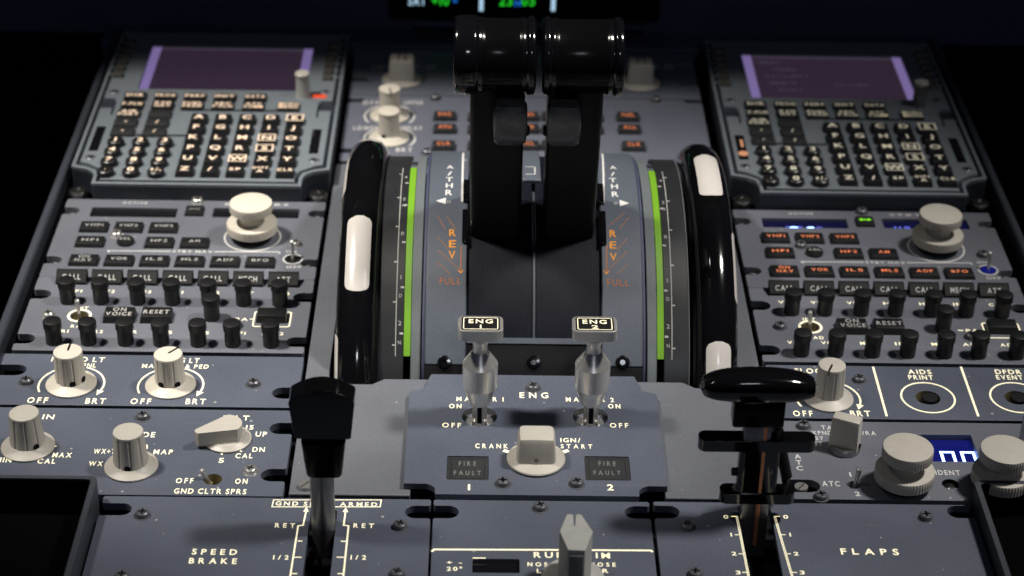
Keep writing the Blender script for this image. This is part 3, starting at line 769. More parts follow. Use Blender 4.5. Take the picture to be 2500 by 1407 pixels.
t = thing('flood_light_panel', 'panel with one dimmer knob and ringed buttons marked AIDS PRINT and DFDR EVENT', 'panel', (215, 830, 0))
yt, yb = P(2200, 895).y, P(2200, 1024).y
cA, cD = P(2265.5, 971), P(2483, 971)
flat_panel(t, 142.6, yb, 289, yt, [(P(1890, 955).y, 10, 4.6)], [], [circle(cA.x, cA.y, 6.0, 28), circle(cD.x, cD.y, 6.0, 28)])
b = P(2022, 974)
dimmer_knob(t, b, hz(2029, 890, b.y), 12.2, 7.2, 6.7, IVORY, -112, [], 9)
g = G(); arrow_arcs(g, b, 15.6); part('range_marking', g, TLIT, t); g = G()
for s, px, py, wd_, ht in (('FLOOD LT', 2003, 906, 124, 12), ('OFF', 1960, 1009.5, 48, 14), ('BRT', 2100, 1009.5, 49, 14), ('AIDS', 2245, 908, 56, 11), ('PRINT', 2247.5, 921.5, 60, 11), ('DFDR', 2461, 908, 64, 11), ('EVENT', 2464, 921.5, 64, 11)): g.merge(ptext(s, px, py, wd_, ht))
for c in (cA, cD): part('ring_marking', ribbon(arc_pts(c, 13.0, 0, 360, 64), .95), TLIT, t)
for a_, b_ in (((2131.4, 896), (2165, 1017)), ((2346, 896), (2388.5, 1017))): part('divider_line', ribbon([P(*a_), P(*b_)], 1.15, .06), TLIT, t)
part('lettering', g, TLIT, t)
for c in (cA, cD):
    part('button_well', lathe([(5.95, -.2), (5.95, -5.4)], 28, cap=False).map(lambda v: v+c), BRASS, t)
    part('well_bottom', flat_poly(circle(c.x, c.y, 6.2, 24), -5.2), DARK, t)
    part('push_button', lathe([(4.0, -5.1), (4.0, .1), (3.6, .6), (.001, .65)], 24).map(lambda v: v+c+Vector((.7, 0, 0))), KEY, t)
pscrew(t, 2097.5, 929)

# ================================================================== weather radar panel
t = thing('weather_radar_panel', 'radar panel with two tapered knobs, a teardrop TILT knob and GND CLTR SPRS switch', 'panel', (-161, 773, 0))
yt, yb = P(400, 999).y, P(400, 1209).y
gc = P(519.7, 1170.6)
flat_panel(t, XL-8, yb, -88.4, yt, [(P(10, 1038).y, 15, 4.8)], [(P(690, 1046).y, 11, 4.6), (P(680, 1160).y, 11.5, 4.8)], [circle(gc.x, gc.y, 4.2, 24)])
def radar_knob(bx, by, tx, ty, r0, r1, rs, dots):
    b = P(bx, by); dimmer_knob(t, b, hz(tx, ty, b.y), rs, r0, r1, IVORY, None, dots, 9)
radar_knob(68.8, 1092, 62, 1007.5, 8.3, 6.9, 12.4, [(-48, 4.4)])
radar_knob(320.8, 1140, 313, 1052.5, 8.2, 7.0, 12.3, [(-92, 4.4)])
b = P(556, 1074)
top_h = hz(549, 1034, b.y)
A = math.radians(207)
tip_len, rr_ = 14.8, 7.2
pts = []
for k in range(19):
    a = A+math.radians(112)+math.radians(136)*k/18
    pts.append((rr_*math.cos(a), rr_*math.sin(a)))
tipd = Vector((math.cos(A), math.sin(A))); nrm = Vector((-tipd.y, tipd.x))
pts += [tuple(tipd*tip_len-nrm*1.9), tuple(tipd*(tip_len+.9)), tuple(tipd*tip_len+nrm*1.9)]
o = part('tilt_knob', prism([(b.x+p[0], b.y+p[1]) for p in pts], (), 2.0, top_h), IVORY, t, 1.0)
part('skirt', skirt_geo(11.2, 8.8, 2.4).map(lambda v: v+b), IVORY, o)
q = b+Vector((tipd.x*13.2, tipd.y*13.2, 3.2)); part('set_screw', lathe([(1.3, -1), (1.3, 1.0), (.9, 1.0), (.001, .5)], 14, axis='X').map(lambda v: Matrix.Rotation(A, 3, 'Z') @ v+q), STEEL, o)
g = G()
for s, px, py, wd_, ht in (('GAIN', 93, 1017.5, 80, 12), ('MIN', 9, 1123, 40, 12), ('MAX', 152, 1111, 47, 12), ('CAL', 114, 1126, 44, 12), ('MODE', 343, 1061, 72, 13), ('TURB', 333, 1091, 58, 12),
                          ('WX+T', 255, 1102, 52, 12), ('WX', 234, 1132, 34, 12), ('MAP', 398.5, 1103.5, 47, 12), ('TILT', 577, 1020.5, 64, 12), ('15', 610, 1043.5, 19, 11), ('UP', 638, 1060, 28, 12),
                          ('DN', 631.6, 1097.5, 30, 12), ('CAL', 596, 1113, 42, 12), ('5', 540.5, 1124, 13, 12), ('OFF', 451, 1173.5, 43, 13), ('ON', 589.4, 1175, 30, 13), ('GND CLTR SPRS', 513.3, 1199.5, 177, 13)): g.merge(ptext(s, px, py, wd_, ht))
for a_, b_ in (((541.5, 1106), (541.5, 1111)), ((583, 1098), (590, 1103)), ((594, 1058), (601, 1053)), ((132, 1090), (138, 1090)), ((107, 1107), (114, 1112))): g.merge(ribbon([P(*a_), P(*b_)], .8, .06))
part('lettering', g, TLIT, t)
part('hole_wall', lathe([(4.15, -.2), (4.15, -6.4), (.001, -6.4)], 24, cap=False).map(lambda v: v+gc), BRASS, t)
toggle(t, gc+Vector((-1.6, 0, -2.4)), Vector((P(495.7, 1150).x, gc.y+.5, hz(495.7, 1147, gc.y))), 1.5, STEEL, BRASS)
pscrew(t, 348.6, 1020); pscrew(t, 611.5, 1152, 0, [STEEL, DARK])

# ================================================================== transponder panel
t = thing('transponder_panel', 'ATC panel with blue glowing code window and two large knurled double knobs', 'panel', (215, 775, 0))
yt, yb = P(2200, 1031).y, P(2200, 1221).y
w0, w1 = P(2228, 1126), P(2392, 1062)
ci = P(2320, 1182); ct = P(2085, 1184)
win = [(P(2228, 1126).x, w0.y), (P(2394, 1126).x, w0.y), (P(2394, 1126).x-.5, w1.y), (P(2228, 1126).x, w1.y)]
flat_panel(t, 142.6, yb, 289, yt, [(P(1950, 1186).y, 14, 4.8)], [], [win, circle(ci.x, ci.y, 3.9, 24), circle(ct.x, ct.y, 3.0, 20)], RADIO)
o = part('code_window', box(((win[0][0]+win[1][0])/2, (w0.y+w1.y)/2, -3.6), (win[1][0]-win[0][0], w1.y-w0.y, .5)), GLASSBB, t)
g = G()
zc = -3.2
def seg0(cx, y0, w_, h_):
    return ribbon([(cx-w_/2, y0, 0), (cx-w_/2, y0+h_, 0), (cx+w_/2, y0+h_, 0), (cx+w_/2, y0, 0)], 1.35, zc)
yd = P(2313, 1120, zc).y
for px in (2252, 2314, 2364):
    g.merge(seg0(P(px, 1112, zc).x, yd-6, 5.6, 11.2))
part('digits', g, EBLUE, o)
kb = Vector((P(2204, 1180).x, P(2204, 1180).y, 0))
def dual_at(ctop, clow, wt, wl):
    """place the double knob from the photo centres of its two faces"""
    b = P(*clow)
    return b
b1 = P(2204, 1185)
dual_knob(t, b1, 13.7, 11.6, 3.6, 9.6, 15.6, 21.6, IVORY)
b2 = P(2440, 1190)
dual_knob(t, b2, 13.7, 11.6, 3.6, 9.6, 15.6, 21.6, IVORY)
# bar shaped selector
b = P(2060, 1096); hk = hz(2060, 1018, b.y); an = math.radians(-24)
R = Matrix.Rotation(an, 3, 'Z')
o = part('mode_selector', taper_box((0, 0, 1.5), (14.2, 7.6, hk-1.5), .5, .9).map(lambda v: R @ v+b), IVORY, t)
part('skirt', lathe([(7.6, .2), (7.7, 2.4), (7.2, 3.2), (.001, 3.3)], 32).map(lambda v: v+b), SHAFT, o)
q = b+R @ Vector((7.2, 0, 3.8)); part('set_screw', lathe([(1.2, -.5), (1.2, .5), (.001, .3)], 14, axis='X').map(lambda v: R @ v+q), DARK, o)
dimmer_knob(t, P(2516, 1110), 24, 11, 6.8, 6.4, IVORY, 100, [], 9)
toggle(t, ct+Vector((0, 0, -2)), Vector((P(2086, 1150).x, ct.y+1, hz(2086, 1146, ct.y))), 1.6, STEEL, DARK)
part('ident_button', lathe([(3.85, -.2), (3.85, -3.0), (2.6, -3.0), (2.5, -1.2), (2.0, -.9), (.001, -.8)], 24, cap=False).map(lambda v: v+ci), LEVER, t)
part('button_clip', box(ci+Vector((1.6, -2.6, -1.2)), (1.0, .7, 1.8), .2).merge(box(ci+Vector((-1.2, -2.8, -1.2)), (1.2, .7, 1.8), .2)), STEEL, t)
g = G()
for s, px, py, wd_, ht in (('TA', 2018, 1044, 26, 10), ('XPNDR', 2012, 1057, 62, 10), ('TA/RA', 2107, 1057.5, 62, 10), ('STBY', 1990, 1070, 40, 10), ('TEST', 1988, 1083, 38, 10), ('A', 1947.3, 1114.5, 16, 11), ('T', 1949.8, 1128.8, 14, 11), ('C', 1952.3, 1143, 16, 11),
                          ('ATC', 2028.6, 1181, 43, 13), ('1', 2075.7, 1158.5, None, 11), ('2', 2093.5, 1206, 13, 11), ('IDENT', 2313.6, 1154, 60, 12)): g.merge(ptext(s, px, py, wd_, ht))
part('lettering', g, TWHITE, t)
for px, py in ((1961.4, 1042), (2004.4, 1215)): pscrew(t, px, py)

# ================================================================== black open trays in the lower corners
def tray(label, xi, xo, ytop, hgt):
    t = thing('storage_tray', label, 'tray', ((xi+xo)/2, ytop-60, 0))
    lo, hi = min(xi, xo), max(xi, xo)
    out = rrect(lo, 600, hi, ytop, 3)
    inn = rrect(lo+2.6, 604, hi-2.6, ytop-2.2, 2.2)
    part('tray_wall', prism(out, [inn], -10, hgt), RAIL, t, .5)
    part('tray_bottom', box(((lo+hi)/2, (600+ytop)/2, -8), (hi-lo-5, ytop-606, 3)), FLOORM, t)
    part('lining', prism(rrect(lo+2.5, 604-.1, hi-2.5, ytop-2.1, 2.2), [rrect(lo+3.2, 605, hi-3.2, ytop-3.0, 2)], -9, hgt-.5), FLOORM, t)
tray('black open tray beside the weather radar panel', -170.2, -262, 737.0, 12)
tray('black open tray beside the transponder panel', 224.2, 316, 744.0, 10)

# ================================================================== bottom row: speed brake, rudder trim, flaps
t = thing('air_brake_panel', 'panel marked SPEED BRAKE with a lever slot and GND SPLRS ARMED scale', 'panel', (-95, 700, 0))
yt = 738.2
sl = [P(755, 1293), P(738, 1420), P(806, 1420), P(824.5, 1250), P(815, 1244), P(771, 1244)]
sl = [(p.x, p.y) for p in sl]
sl = [(P(780, 1244).x, P(780, 1244).y), (P(738, 1420).x-1, 640), (P(806, 1420).x-.5, 640), (P(824, 1244).x, P(824, 1244).y)]
xs0 = P(752, 1300).x; xs1 = P(822, 1260).x; ys = P(790, 1243).y
flat_panel(t, -168.8, 600, -21.3, yt, [(P(260, 1243).y, 14, 4.4)], [(P(1030, 1250).y, 11.5, 4.6)], [rrect(xs0, 640, xs1, ys, 2)])
g = G()
g.merge(ptext('SPEED', 524, 1347.5, 110, 14)); g.merge(ptext('BRAKE', 520, 1369.5, 117, 14)); g.merge(ptext('GND SPLRS ARMED', 797, 1230.5, 248, 10))
part('text_frame', ribbon([P(668, 1221), P(664, 1238), P(928, 1238), P(931, 1221)], .55, .06, closed=True), TLIT, t)
for s, px, py, wd_ in (('RET', 696, 1283, 49), ('RET', 888, 1283.5, 50), ('1/2', 686, 1361, 38), ('1/2', 875, 1361, 38)): g.merge(ptext(s, px, py, wd_, 11))
def scale(pts, ticks, w=.75):
    g = ribbon([P(*p) for p in pts], w, .06)
    for a_, b_ in ticks: g.merge(ribbon([P(*a_), P(*b_)], .6, .06))
    p = P(pts[0][0], pts[0][1]-5); g.merge(flat_poly([(p.x-1.3, p.y-2.6), (p.x+1.3, p.y-2.6), (p.x, p.y+.8)], .06))
    part('scale_line', g, TLIT, t)
scale([(748, 1246), (740, 1283), (728, 1284), (708, 1410)], [((727, 1321.5), (738, 1321.5)), ((717, 1361), (736, 1361)), ((711, 1401), (726, 1401))])
scale([(844, 1247), (839, 1283), (851, 1284), (838, 1410)], [((832, 1322), (846, 1322)), ((822, 1361), (840, 1361)), ((824, 1401), (838, 1401))])
part('lettering', g, TLIT, t)
for px, py in ((348, 1259), (976, 1287), (298, 1411), (969.5, 1404)): pscrew(t, px, py)

t = thing('rudder_trim_panel', 'panel marked RUD TRIM with a hexagonal grey pointer knob', 'panel', (27, 700, 0))
d0, d1 = P(1153, 1398), P(1268, 1365)
flat_panel(t, -20.2, 600, 77.2, yt, [(P(1090, 1250).y, 11.5, 4.6)], [(P(1550, 1251).y, 11.5, 4.6)], [rrect(d0.x, d0.y, d1.x, d1.y, .8)])
part('trim_display', box(((d0.x+d1.x)/2, (d0.y+d1.y)/2, -2.0), (d1.x-d0.x-.1, d1.y-d0.y-.1, .6)), GLASS, t)
g = G()
g.merge(ptext('RUD TRIM', 1396, 1355.5, 186, 14)); g.merge(ptext('NOSE', 1319.7, 1378, 64, 10)); g.merge(ptext('NOSE', 1471, 1378.5, 64, 10)); g.merge(ptext('L', 1316, 1394, 11, 10)); g.merge(ptext('R', 1478, 1394, 15, 10))
for px in (1341, 1453):
    p = P(px, 1393); g.merge(flat_poly([(p.x-1.6, p.y), (p.x, p.y-1.7), (p.x+1.6, p.y), (p.x, p.y+1.7)], .06))
g.merge(ptext('+ -', 1109, 1373.7, 38, 8)); g.merge(ptext('20°', 1109.6, 1389, 38, 10))
part('divider_line', ribbon([P(1054, 1347), P(1060, 1342), P(1330, 1343), P(1588, 1344.5), P(1594, 1348)], 1.1, .06), TLIT, t)
g.merge(ribbon([P(1154, 1363), P(1186, 1363)], .7, .06))
part('lettering', g, TLIT, t)
pscrew(t, 1319, 1241.5)
kb = P(1405, 1432); kh = hz(1405, 1300, kb.y)
# hexagonal pointer: top face measured in the plane of its own height
hexa = [P(px, py, kh) for px, py in ((1365.5, 1297), (1388, 1343), (1429, 1344), (1447, 1297))]
def hx(px, py): q = P(px, py, kh); return (q.x, q.y)
outl = [hx(1366, 1297), hx(1387, 1343), hx(1429, 1344), hx(1447.5, 1298), hx(1420, 1257), hx(1416, 1255.5), hx(1405.5, 1256.5), hx(1404, 1283), hx(1401, 1283), hx(1399.5, 1256.5), hx(1387, 1255.5), hx(1383, 1257)]
o = part('trim_knob', prism(outl, (), 2.5, kh), GREYK, t, .6)
cx_ = sum(p[0] for p in outl)/len(outl); cy_ = sum(p[1] for p in outl)/len(outl)
part('skirt', skirt_geo(13.5, 11, 3.2).map(lambda v: v+Vector((cx_, cy_, 0))), GREYK, o)
fx0, fx1 = hx(1391, 1343)[0], hx(1425, 1343)[0]
part('grip_pad', box(((fx0+fx1)/2, hx(1408, 1344)[1]-.25, kh*.48), (fx1-fx0, .7, kh*.86), .25), LATCH, o)

t = thing('flaps_panel', 'panel marked FLAPS with a numbered lever slot', 'panel', (150, 700, 0))
fsx0, fsx1 = P(1818, 1330).x-.4, P(1895, 1330).x+.4; fsy = P(1850, 1232).y
flat_panel(t, 79.0, 600, 223.6, yt+.3, [(P(1610, 1250).y, 11.5, 4.6)], [(P(2370, 1250).y, 12, 4.6)], [rrect(fsx0, 640, fsx1, fsy, 3)])
g = G()
g.merge(ptext('FLAPS', 2123, 1347, 141, 15))
for k, (pl, pr, py) in enumerate(((1772, 1918, 1262), (1785, 1929, 1305.5), (1792, 1943.5, 1352), (1802, 1958.5, 1398))):
    g.merge(ptext(str(k), pl, py, 12, 9)); g.merge(ptext(str(k), pr, py, 12, 9))
for sd in (0, 1):
    q = G()
    for dx in (0, 3.4):
        q.merge(ribbon([P(1785, 1261), P(1797+dx, 1261.5), P(1827+dx, 1412)] if sd == 0 else [P(1904, 1261), P(1893-dx, 1261.5), P(1937-dx, 1412)], .38, .06))
    part('scale_line', q, TLIT, t)
for a_, b_ in (((1794, 1306), (1804, 1306)), ((1906, 1306), (1918, 1306)), ((1803, 1352.5), (1813, 1352.5)), ((1920, 1352.5), (1931, 1352.5)), ((1812, 1398), (1824, 1398)), ((1934, 1398), (1946, 1398))): g.merge(ribbon([P(*a_), P(*b_)], .5, .06))
part('lettering', g, TLIT, t)
for px, py in ((1678, 1288), (2260, 1265), (1697, 1404)): pscrew(t, px, py)

# ================================================================== engine panel
t = thing('ignition_panel', 'engine start panel with ivory rotary selector and FIRE FAULT lamps, before the thrust levers', 'panel', (XC, 790, 0))
EZ = 3.0
def pe(px, py): q = P(px, py, EZ); return (q.x, q.y)
lx0, lx1 = pe(1005, 953)[0]-1, pe(1600, 957)[0]+.5
yb_ = pe(1300, 1209)[1]; yn = pe(1300, 1184)[1]; yu = pe(1300, 954)[1]; yt_ = 835.8
ix0, ix1 = -19.6, 72.6
out = [(ix0, yb_), (ix1, yb_), (ix1+.3, yn-3), (ix1+2, yn-1), (ix1+4.5, yn), (lx1, yn), (lx1, yu-3), (lx1-.6, yu-1.4), (lx1-4, yu-.4), (lx1-7.5, yu+2), (lx1-9.5, yt_-2), (lx1-10.2, yt_), (lx0+10.2, yt_), (lx0+9.5, yt_-2), (lx0+7.5, yu+2), (lx0+4, yu-.4), (lx0+.6, yu-1.4), (lx0, yu-3), (lx0, yn), (ix0-4.5, yn), (ix0-2, yn-1), (ix0-.3, yn-3)]
h1, h2 = P(1170.8, 1017, EZ), P(1441.5, 1018, EZ)
def rp(x0, y0, x1, y1):
    a = pe(x0, y1); b = pe(x1, y0); return rrect(a[0], a[1], b[0], b[1], .8)
f1, f2 = rp(1090, 1114, 1193, 1171), rp(1430, 1115, 1535, 1172.5)
part('face_plate', prism(out, [circle(h1.x, h1.y, 8.3, 36), circle(h2.x, h2.y, 8.3, 36), f1, f2], -.2, EZ), PANEL, t, .7)
part('lower_lip', box((XC, 741.9, -1), (92, 1.2, 3), .3), DARK, t)
for hh in (h1, h2):
    b = Vector((hh.x, hh.y, 0))
    part('lever_well', lathe([(8.25, EZ-.2), (8.2, -.6), (6.4, -2.5), (5.2, -8), (.001, -8)], 36, cap=False).map(lambda v: v+b), DSTEEL, t)
    g = G()
    for s in (-1, 1): g.merge(box((s*4.4, -2.5, -1), (2.6, 8, 5), 1.1))
    part('guide_cheek', g.map(lambda v: v+b), STEEL, t)
for f, px in ((f1, 1141), (f2, 1482)):
    xs = [p[0] for p in f]; ys_ = [p[1] for p in f]
    o = part('warning_lamp', box(((min(xs)+max(xs))/2, (min(ys_)+max(ys_))/2, EZ-1.0), (max(xs)-min(xs)-.15, max(ys_)-min(ys_)-.15, .8)), KEYG, t)
    part('lamp_frame', ribbon([(a, b, EZ-.55) for a, b in rrect(min(xs)+1.9, min(ys_)+1.7, max(xs)-1.9, max(ys_)-1.5, .6)], .35, closed=True), KEY, o)
    g = G(); g.merge(ptext('FIRE', px, 1132, 42, 11, EZ-.6)); g.merge(ptext('FAULT', px, 1154.5, 66, 11, EZ-.6)); part('lamp_lettering', g, TDIM, o)
g = G()
for s, px, py, wd_, ht in (('ENG', 1303.5, 965, 70, 14), ('MASTER 1', 1172, 974.8, 115, 10.5), ('MASTER 2', 1440, 976, 117, 10.5), ('ON', 1111.5, 991.7, 30, 11), ('ON', 1499.5, 992, 30, 11), ('OFF', 1102.6, 1038, 46, 11.5), ('OFF', 1511.3, 1038.7, 45, 11.5),
                          ('CRANK', 1200.3, 1089, 80, 11.5), ('IGN/', 1392.5, 1075, 49, 10.5), ('START', 1407.5, 1090, 77, 10.5), ('1', 1145, 1189.5, None, 15), ('2', 1490, 1190, 16, 15)): g.merge(ptext(s, px, py, wd_, ht, EZ))
for px, d in ((1236, -1), (1381, 1)):
    a, b = P(px-6*d, 1104, EZ), P(px+7*d, 1100, EZ); g.merge(ribbon([a, b] if d > 0 else [a, b], 2.2, EZ+.06))
part('lettering', g, TLIT, t)
for px, py in ((1301.6, 949), (1227.7, 1182), (1408, 1183)): pscrew(t, px, py, EZ)
b = P(1308.5, 1124, EZ)
hs = hz(1314, 1054, b.y)-EZ
o = part('rotary_selector', taper_box((0, 0, 1.2), (18.6, 14.6, hs-1.2), .9, 2.6).map(lambda v: v+b), IVORY, t)
part('skirt', lathe([(13.4, .6), (13.6, 1.0), (13.3, 1.6), (10.5, 2.9), (.001, 3.2)], 48).map(lambda v: v+b), IVORY, o)
part('collar', lathe([(9.5, 0), (9.5, .8)], 32).map(lambda v: v+b), DARK, o)
part('set_screw', lathe([(1.1, -.2), (1.1, .12), (.001, 0)], 14, axis='Y').map(lambda v: Vector((v.x, -v.y, v.z))+b+Vector((0, -7.25, 5.0))), LATCH, o)

# ================================================================== engine master levers
def loft(secs, n=40, mi=0):
    """sections (z, rx, ry, exponent, dy)"""
    g = G(); vs = []
    for (z, rx, ry, e, dy) in secs:
        for k in range(n):
            a = 2*math.pi*(k+.5)/n; c, s = math.cos(a), math.sin(a)
            vs.append((rx*math.copysign(abs(c)**(2/e), c), ry*math.copysign(abs(s)**(2/e), s)+dy, z))
    fs = [[i*n+k, i*n+(k+1) % n, (i+1)*n+(k+1) % n, (i+1)*n+k] for i in range(len(secs)-1) for k in range(n)]
    fs.append([(len(secs)-1)*n+k for k in range(n)]); fs.append(list(range(n))[::-1])
    return g.add(vs, fs, mi)
def master_lever(label, hh, num):
    b = Vector((hh.x, hh.y, EZ))
    t = thing('engine_master_lever', label, 'lever', b)
    z0 = -2
    part('stem', lathe([(3.5, -6), (3.5, 9.2), (3.9, 9.3), (3.9, 10)], 28).map(lambda v: v+b), STEEL, t)
    part('slot_plate', box(b+Vector((0, -3.6, 3)), (2.2, .6, 9), .1), DARK, t)
    body = [(8.2, 4.8), (8.5, 5.1), (17.8, 8.05), (18.0, 8.2), (30.1, 8.4), (30.4, 8.3), (36.6, 4.3), (37.6, 3.8), (39.2, 3.5), (41.0, 3.5)]
    secs = [(z, r, r, 2, 0) for z, r in body]
    secs += [(42.6, 3.9, 3.8, 2.1, 0), (44.2, 5.0, 4.4, 2.6, 0), (45.4, 6.7, 5.1, 3.2, 0), (46.2, 8.8, 5.9, 4.5, 0), (46.6, 10.1, 6.5, 6, 0), (47.0, 10.5, 6.9, 7, 0), (51.8, 10.5, 6.9, 7, 0), (52.3, 10.25, 6.7, 7, 0), (52.4, 10.0, 6.5, 7, 0)]
    hd = part('handle', loft(secs).map(lambda v: v+b), ALU, t, sharp=13)
    zt = 52.45
    g = G().add([(x, y, zt) for x, y in rrect(-8.9, -5.7, 8.9, 5.7, 1)], [list(range(len(rrect(-8.9, -5.7, 8.9, 5.7, 1))))], 0, False)
    g.merge(ribbon([(x, y, zt+.05) for x, y in rrect(-7.9, -4.9, 7.9, 4.9, .7)], .42, closed=True, mi=1))
    g.merge(text('ENG', (0, 1.9, zt+.06), 11.2, 3.5, 1)); g.merge(text(num, (0, -2.6, zt+.06), 3.2 if num == '2' else None, 3.0, 1))
    part('label_plate', g.map(lambda v: v+b), [KEY, TLIT], hd)
master_lever('silver lever marked ENG 1, standing left of the ivory selector', h1, '1')
master_lever('silver lever marked ENG 2, standing right of the ivory selector', h2, '2')

# ================================================================== thrust quadrant (curved about one axle)
YC, ZC = 941.0, -60.0
def CYL(x, th, R): a = math.radians(th); return Vector((x, YC-R*math.sin(a), ZC+R*math.cos(a)))
def cyl_hit(px, py, R):
    d = ray(px, py); oy, oz = -YC, EYE.z-ZC
    a = d.y**2+d.z**2; b = 2*(oy*d.y+oz*d.z); c = oy*oy+oz*oz-R*R
    s = (-b-math.sqrt(max(0, b*b-4*a*c)))/(2*a); q = EYE+d*s
    return q.x, math.degrees(math.atan2(YC-q.y, q.z-ZC))
def cyl_strip(x0, x1, a0, a1, R, th=2.0, n=40, mi=0):
    g = G(); vs = []; fs = []
    for k in range(n+1):
        a = a0+(a1-a0)*k/n
        vs += [CYL(x0, a, R), CYL(x1, a, R), CYL(x1, a, R-th), CYL(x0, a, R-th)]
    for k in range(n):
        o = 4*k
        for i in range(4): fs.append([o+i, o+4+i, o+4+(i+1) % 4, o+(i+1) % 4])
    fs += [[0, 1, 2, 3], [4*n+3, 4*n+2, 4*n+1, 4*n]]
    return g.add(vs, fs, mi)
def on_cyl(g, x, th, R, mi=None):
    """wrap flat lettering (x right, y up) on to the drum at angle th"""
    def fn(v): return CYL(x+v.x, th-math.degrees(v.y/R), R+v.z)
    g.map(fn)
    if mi is not None: g.m = [mi]*len(g.m)
    return g
q = thing('thrust_quadrant', 'curved grey quadrant with A/THR and amber REV markings around the thrust levers', 'throttle quadrant', (XC, YC, 0))
RQ = 117.0
for x0, x1 in ((-27.6, -7.2), (60.2, 80.6)):
    part('side_plate', cyl_strip(x0, x1, -32, 57, RQ, 3), QUAD, q, .7)
part('centre_plate', cyl_strip(20.8, 30.6, -32, 1.2, RQ, 3), QUAD, q, .7)
part('slot_shutter', cyl_strip(-7, 25.6, -32, 51, RQ-2.2, 2), SHUT, q)
part('slot_shutter', cyl_strip(27.4, 60, -32, 51, RQ-2.2, 2), SHUT, q)
part('slot_divider', cyl_strip(25.9, 27.1, 6, 51, RQ-1.4, 2), RAIL, q)
g = cyl_strip(-7.0, 60.0, 50.2, 51.6, RQ+.1, 2); part('front_bar', g, QUAD, q, .2)
part('front_plate', cyl_strip(-7.1, 60.1, 51.7, 62, RQ-.6, 3), LEVER, q)
for x0, x1 in ((-27.6, -7.3), (60.3, 80.6)): part('front_plate', cyl_strip(x0, x1, 57.1, 63, RQ-.2, 3), LEVER, q)
for px in (1085, 1303, 1520):
    x, a = cyl_hit(px, 885, RQ); c = CYL(x, a, RQ-.3 if px != 1303 else RQ-.8)
    R3 = Matrix.Rotation(math.radians(a), 3, 'X')
    part('bolt', lathe([(3.5, 0), (3.5, 1.0), (3.0, 1.6), (1.5, 1.7), (1.3, .8), (.001, .8)], 24).map(lambda v: R3 @ v+c), GLOSS, q)
# side cheeks of the quadrant (navy trough walls behind and below)
for x0 in (-28.4, 81.4):
    part('cheek', prism([(YC-math.sin(math.radians(a))*115.5, ZC+math.cos(math.radians(a))*115.5) for a in range(-40, 64, 4)]+[(YC-103, -20), (YC+74, -20)], (), x0-.6, x0+.6).map(lambda v: Vector((v.z, v.x, v.y))), NAVY, q)
def cylt(s, px, py, w, h, M, bold=1, parent=q):
    x, a = cyl_hit(px, py, RQ); gq = text(s, (0, 0, .08), w, h, 0, bold); on_cyl(gq, x, a, RQ); return gq
gw, ga, gr, gd = G(), G(), G(), G()
for dx, pts in ((0, ((1099, 408, 'A'), (1098, 424, '/'), (1097, 438, 'T'), (1097, 453, 'H'), (1096, 470, 'R'))), (1, ((1497, 409, 'A'), (1496, 425, '/'), (1496, 440, 'T'), (1500, 455, 'H'), (1502, 474, 'R')))):
    for px, py, s in pts: gw.merge(cylt(s, px, py, 3.6 if s != '/' else 2.4, 4.6, 0))
for px, py in ((1095.5, 493), (1503, 497)): gd.merge(cylt('0', px, py, 1.9, 2.2, 0, 0))
for px, py, s in ((1105, 568, 'R'), (1104.7, 595, 'E'), (1103.5, 622, 'V'), (1496.5, 570, 'R'), (1496.5, 598, 'E'), (1497.5, 627, 'V')): ga.merge(cylt(s, px, py, 3.5, 4.6, 0))
gr.merge(cylt('FULL', 1099.5, 685.5, 10.6, 3.9, 0, 0)); gr.merge(cylt('FULL', 1509, 690, 11.0, 3.9, 0, 0))
def cl(pts, w): # line on the drum from photo points
    o = [cyl_hit(px, py, RQ) for px, py in pts]; vs = []; g = G()
    for (xa, aa), (xb, ab) in zip(o, o[1:]):
        d = Vector((xb-xa, math.radians(aa-ab)*RQ)); n = Vector((-d.y, d.x)).normalized()*w/2
        k = max(2, int(d.length/2)); rows = []
        for i in range(k+1):
            f = i/k; x = xa+(xb-xa)*f; a = aa+(ab-aa)*f; da = math.degrees(n.y/RQ)
            rows += [CYL(x+n.x, a-da, RQ+.08), CYL(x-n.x, a+da, RQ+.08)]
        g.add(rows, [[2*i, 2*i+1, 2*i+3, 2*i+2] for i in range(k)], 0, False)
    return g
for px, s in ((1077, -1), (1524, 1)):
    x, a = cyl_hit(px, 491 if s < 0 else 496.5, RQ)
    gq = flat_poly([(2.6*s, 0), (-2.4*s, 2.6), (-2.4*s, -2.6)], .08); on_cyl(gq, x, a, RQ); gw.merge(gq)
gr.merge(cl([(1126, 601), (1124.5, 664)], .55)); gr.merge(cl([(1481, 600), (1481, 667)], .55)); ga.merge(cl([(1118, 660), (1125, 667), (1131, 660)], .55)); ga.merge(cl([(1474, 662), (1481, 669), (1487, 662)], .55))
for a_, b_ in (((1069, 528), (1086, 560)), ((1090, 528), (1112, 560)), ((1068, 578), (1096, 610)), ((1068, 610), (1124, 660)), ((1066, 640), (1100, 670))): gr.merge(cl([a_, b_], .28))
for a_, b_ in (((1534, 532), (1512, 560)), ((1524, 520), (1488, 552)), ((1532, 582), (1506, 612)), ((1532, 614), (1484, 660)), ((1534, 644), (1508, 670))): gr.merge(cl([a_, b_], .28))
gw.merge(cl([(1131, 374), (1128, 492), (1140, 494)], 1.0)); gw.merge(cl([(1131, 392), (1141, 392)], .8)); gw.merge(cl([(1470, 376), (1474, 496), (1464, 498)], 1.0))
gw.merge(cl([(1282, 408), (1306, 408), (1306, 426), (1284, 426)], .5)); 
part('white_lettering', gw, TWHITE, q); part('amber_lettering', ga, TAMBER, q); part('rust_lettering', gr, TAMBERD, q); part('small_lettering', gd, MARKL, q)

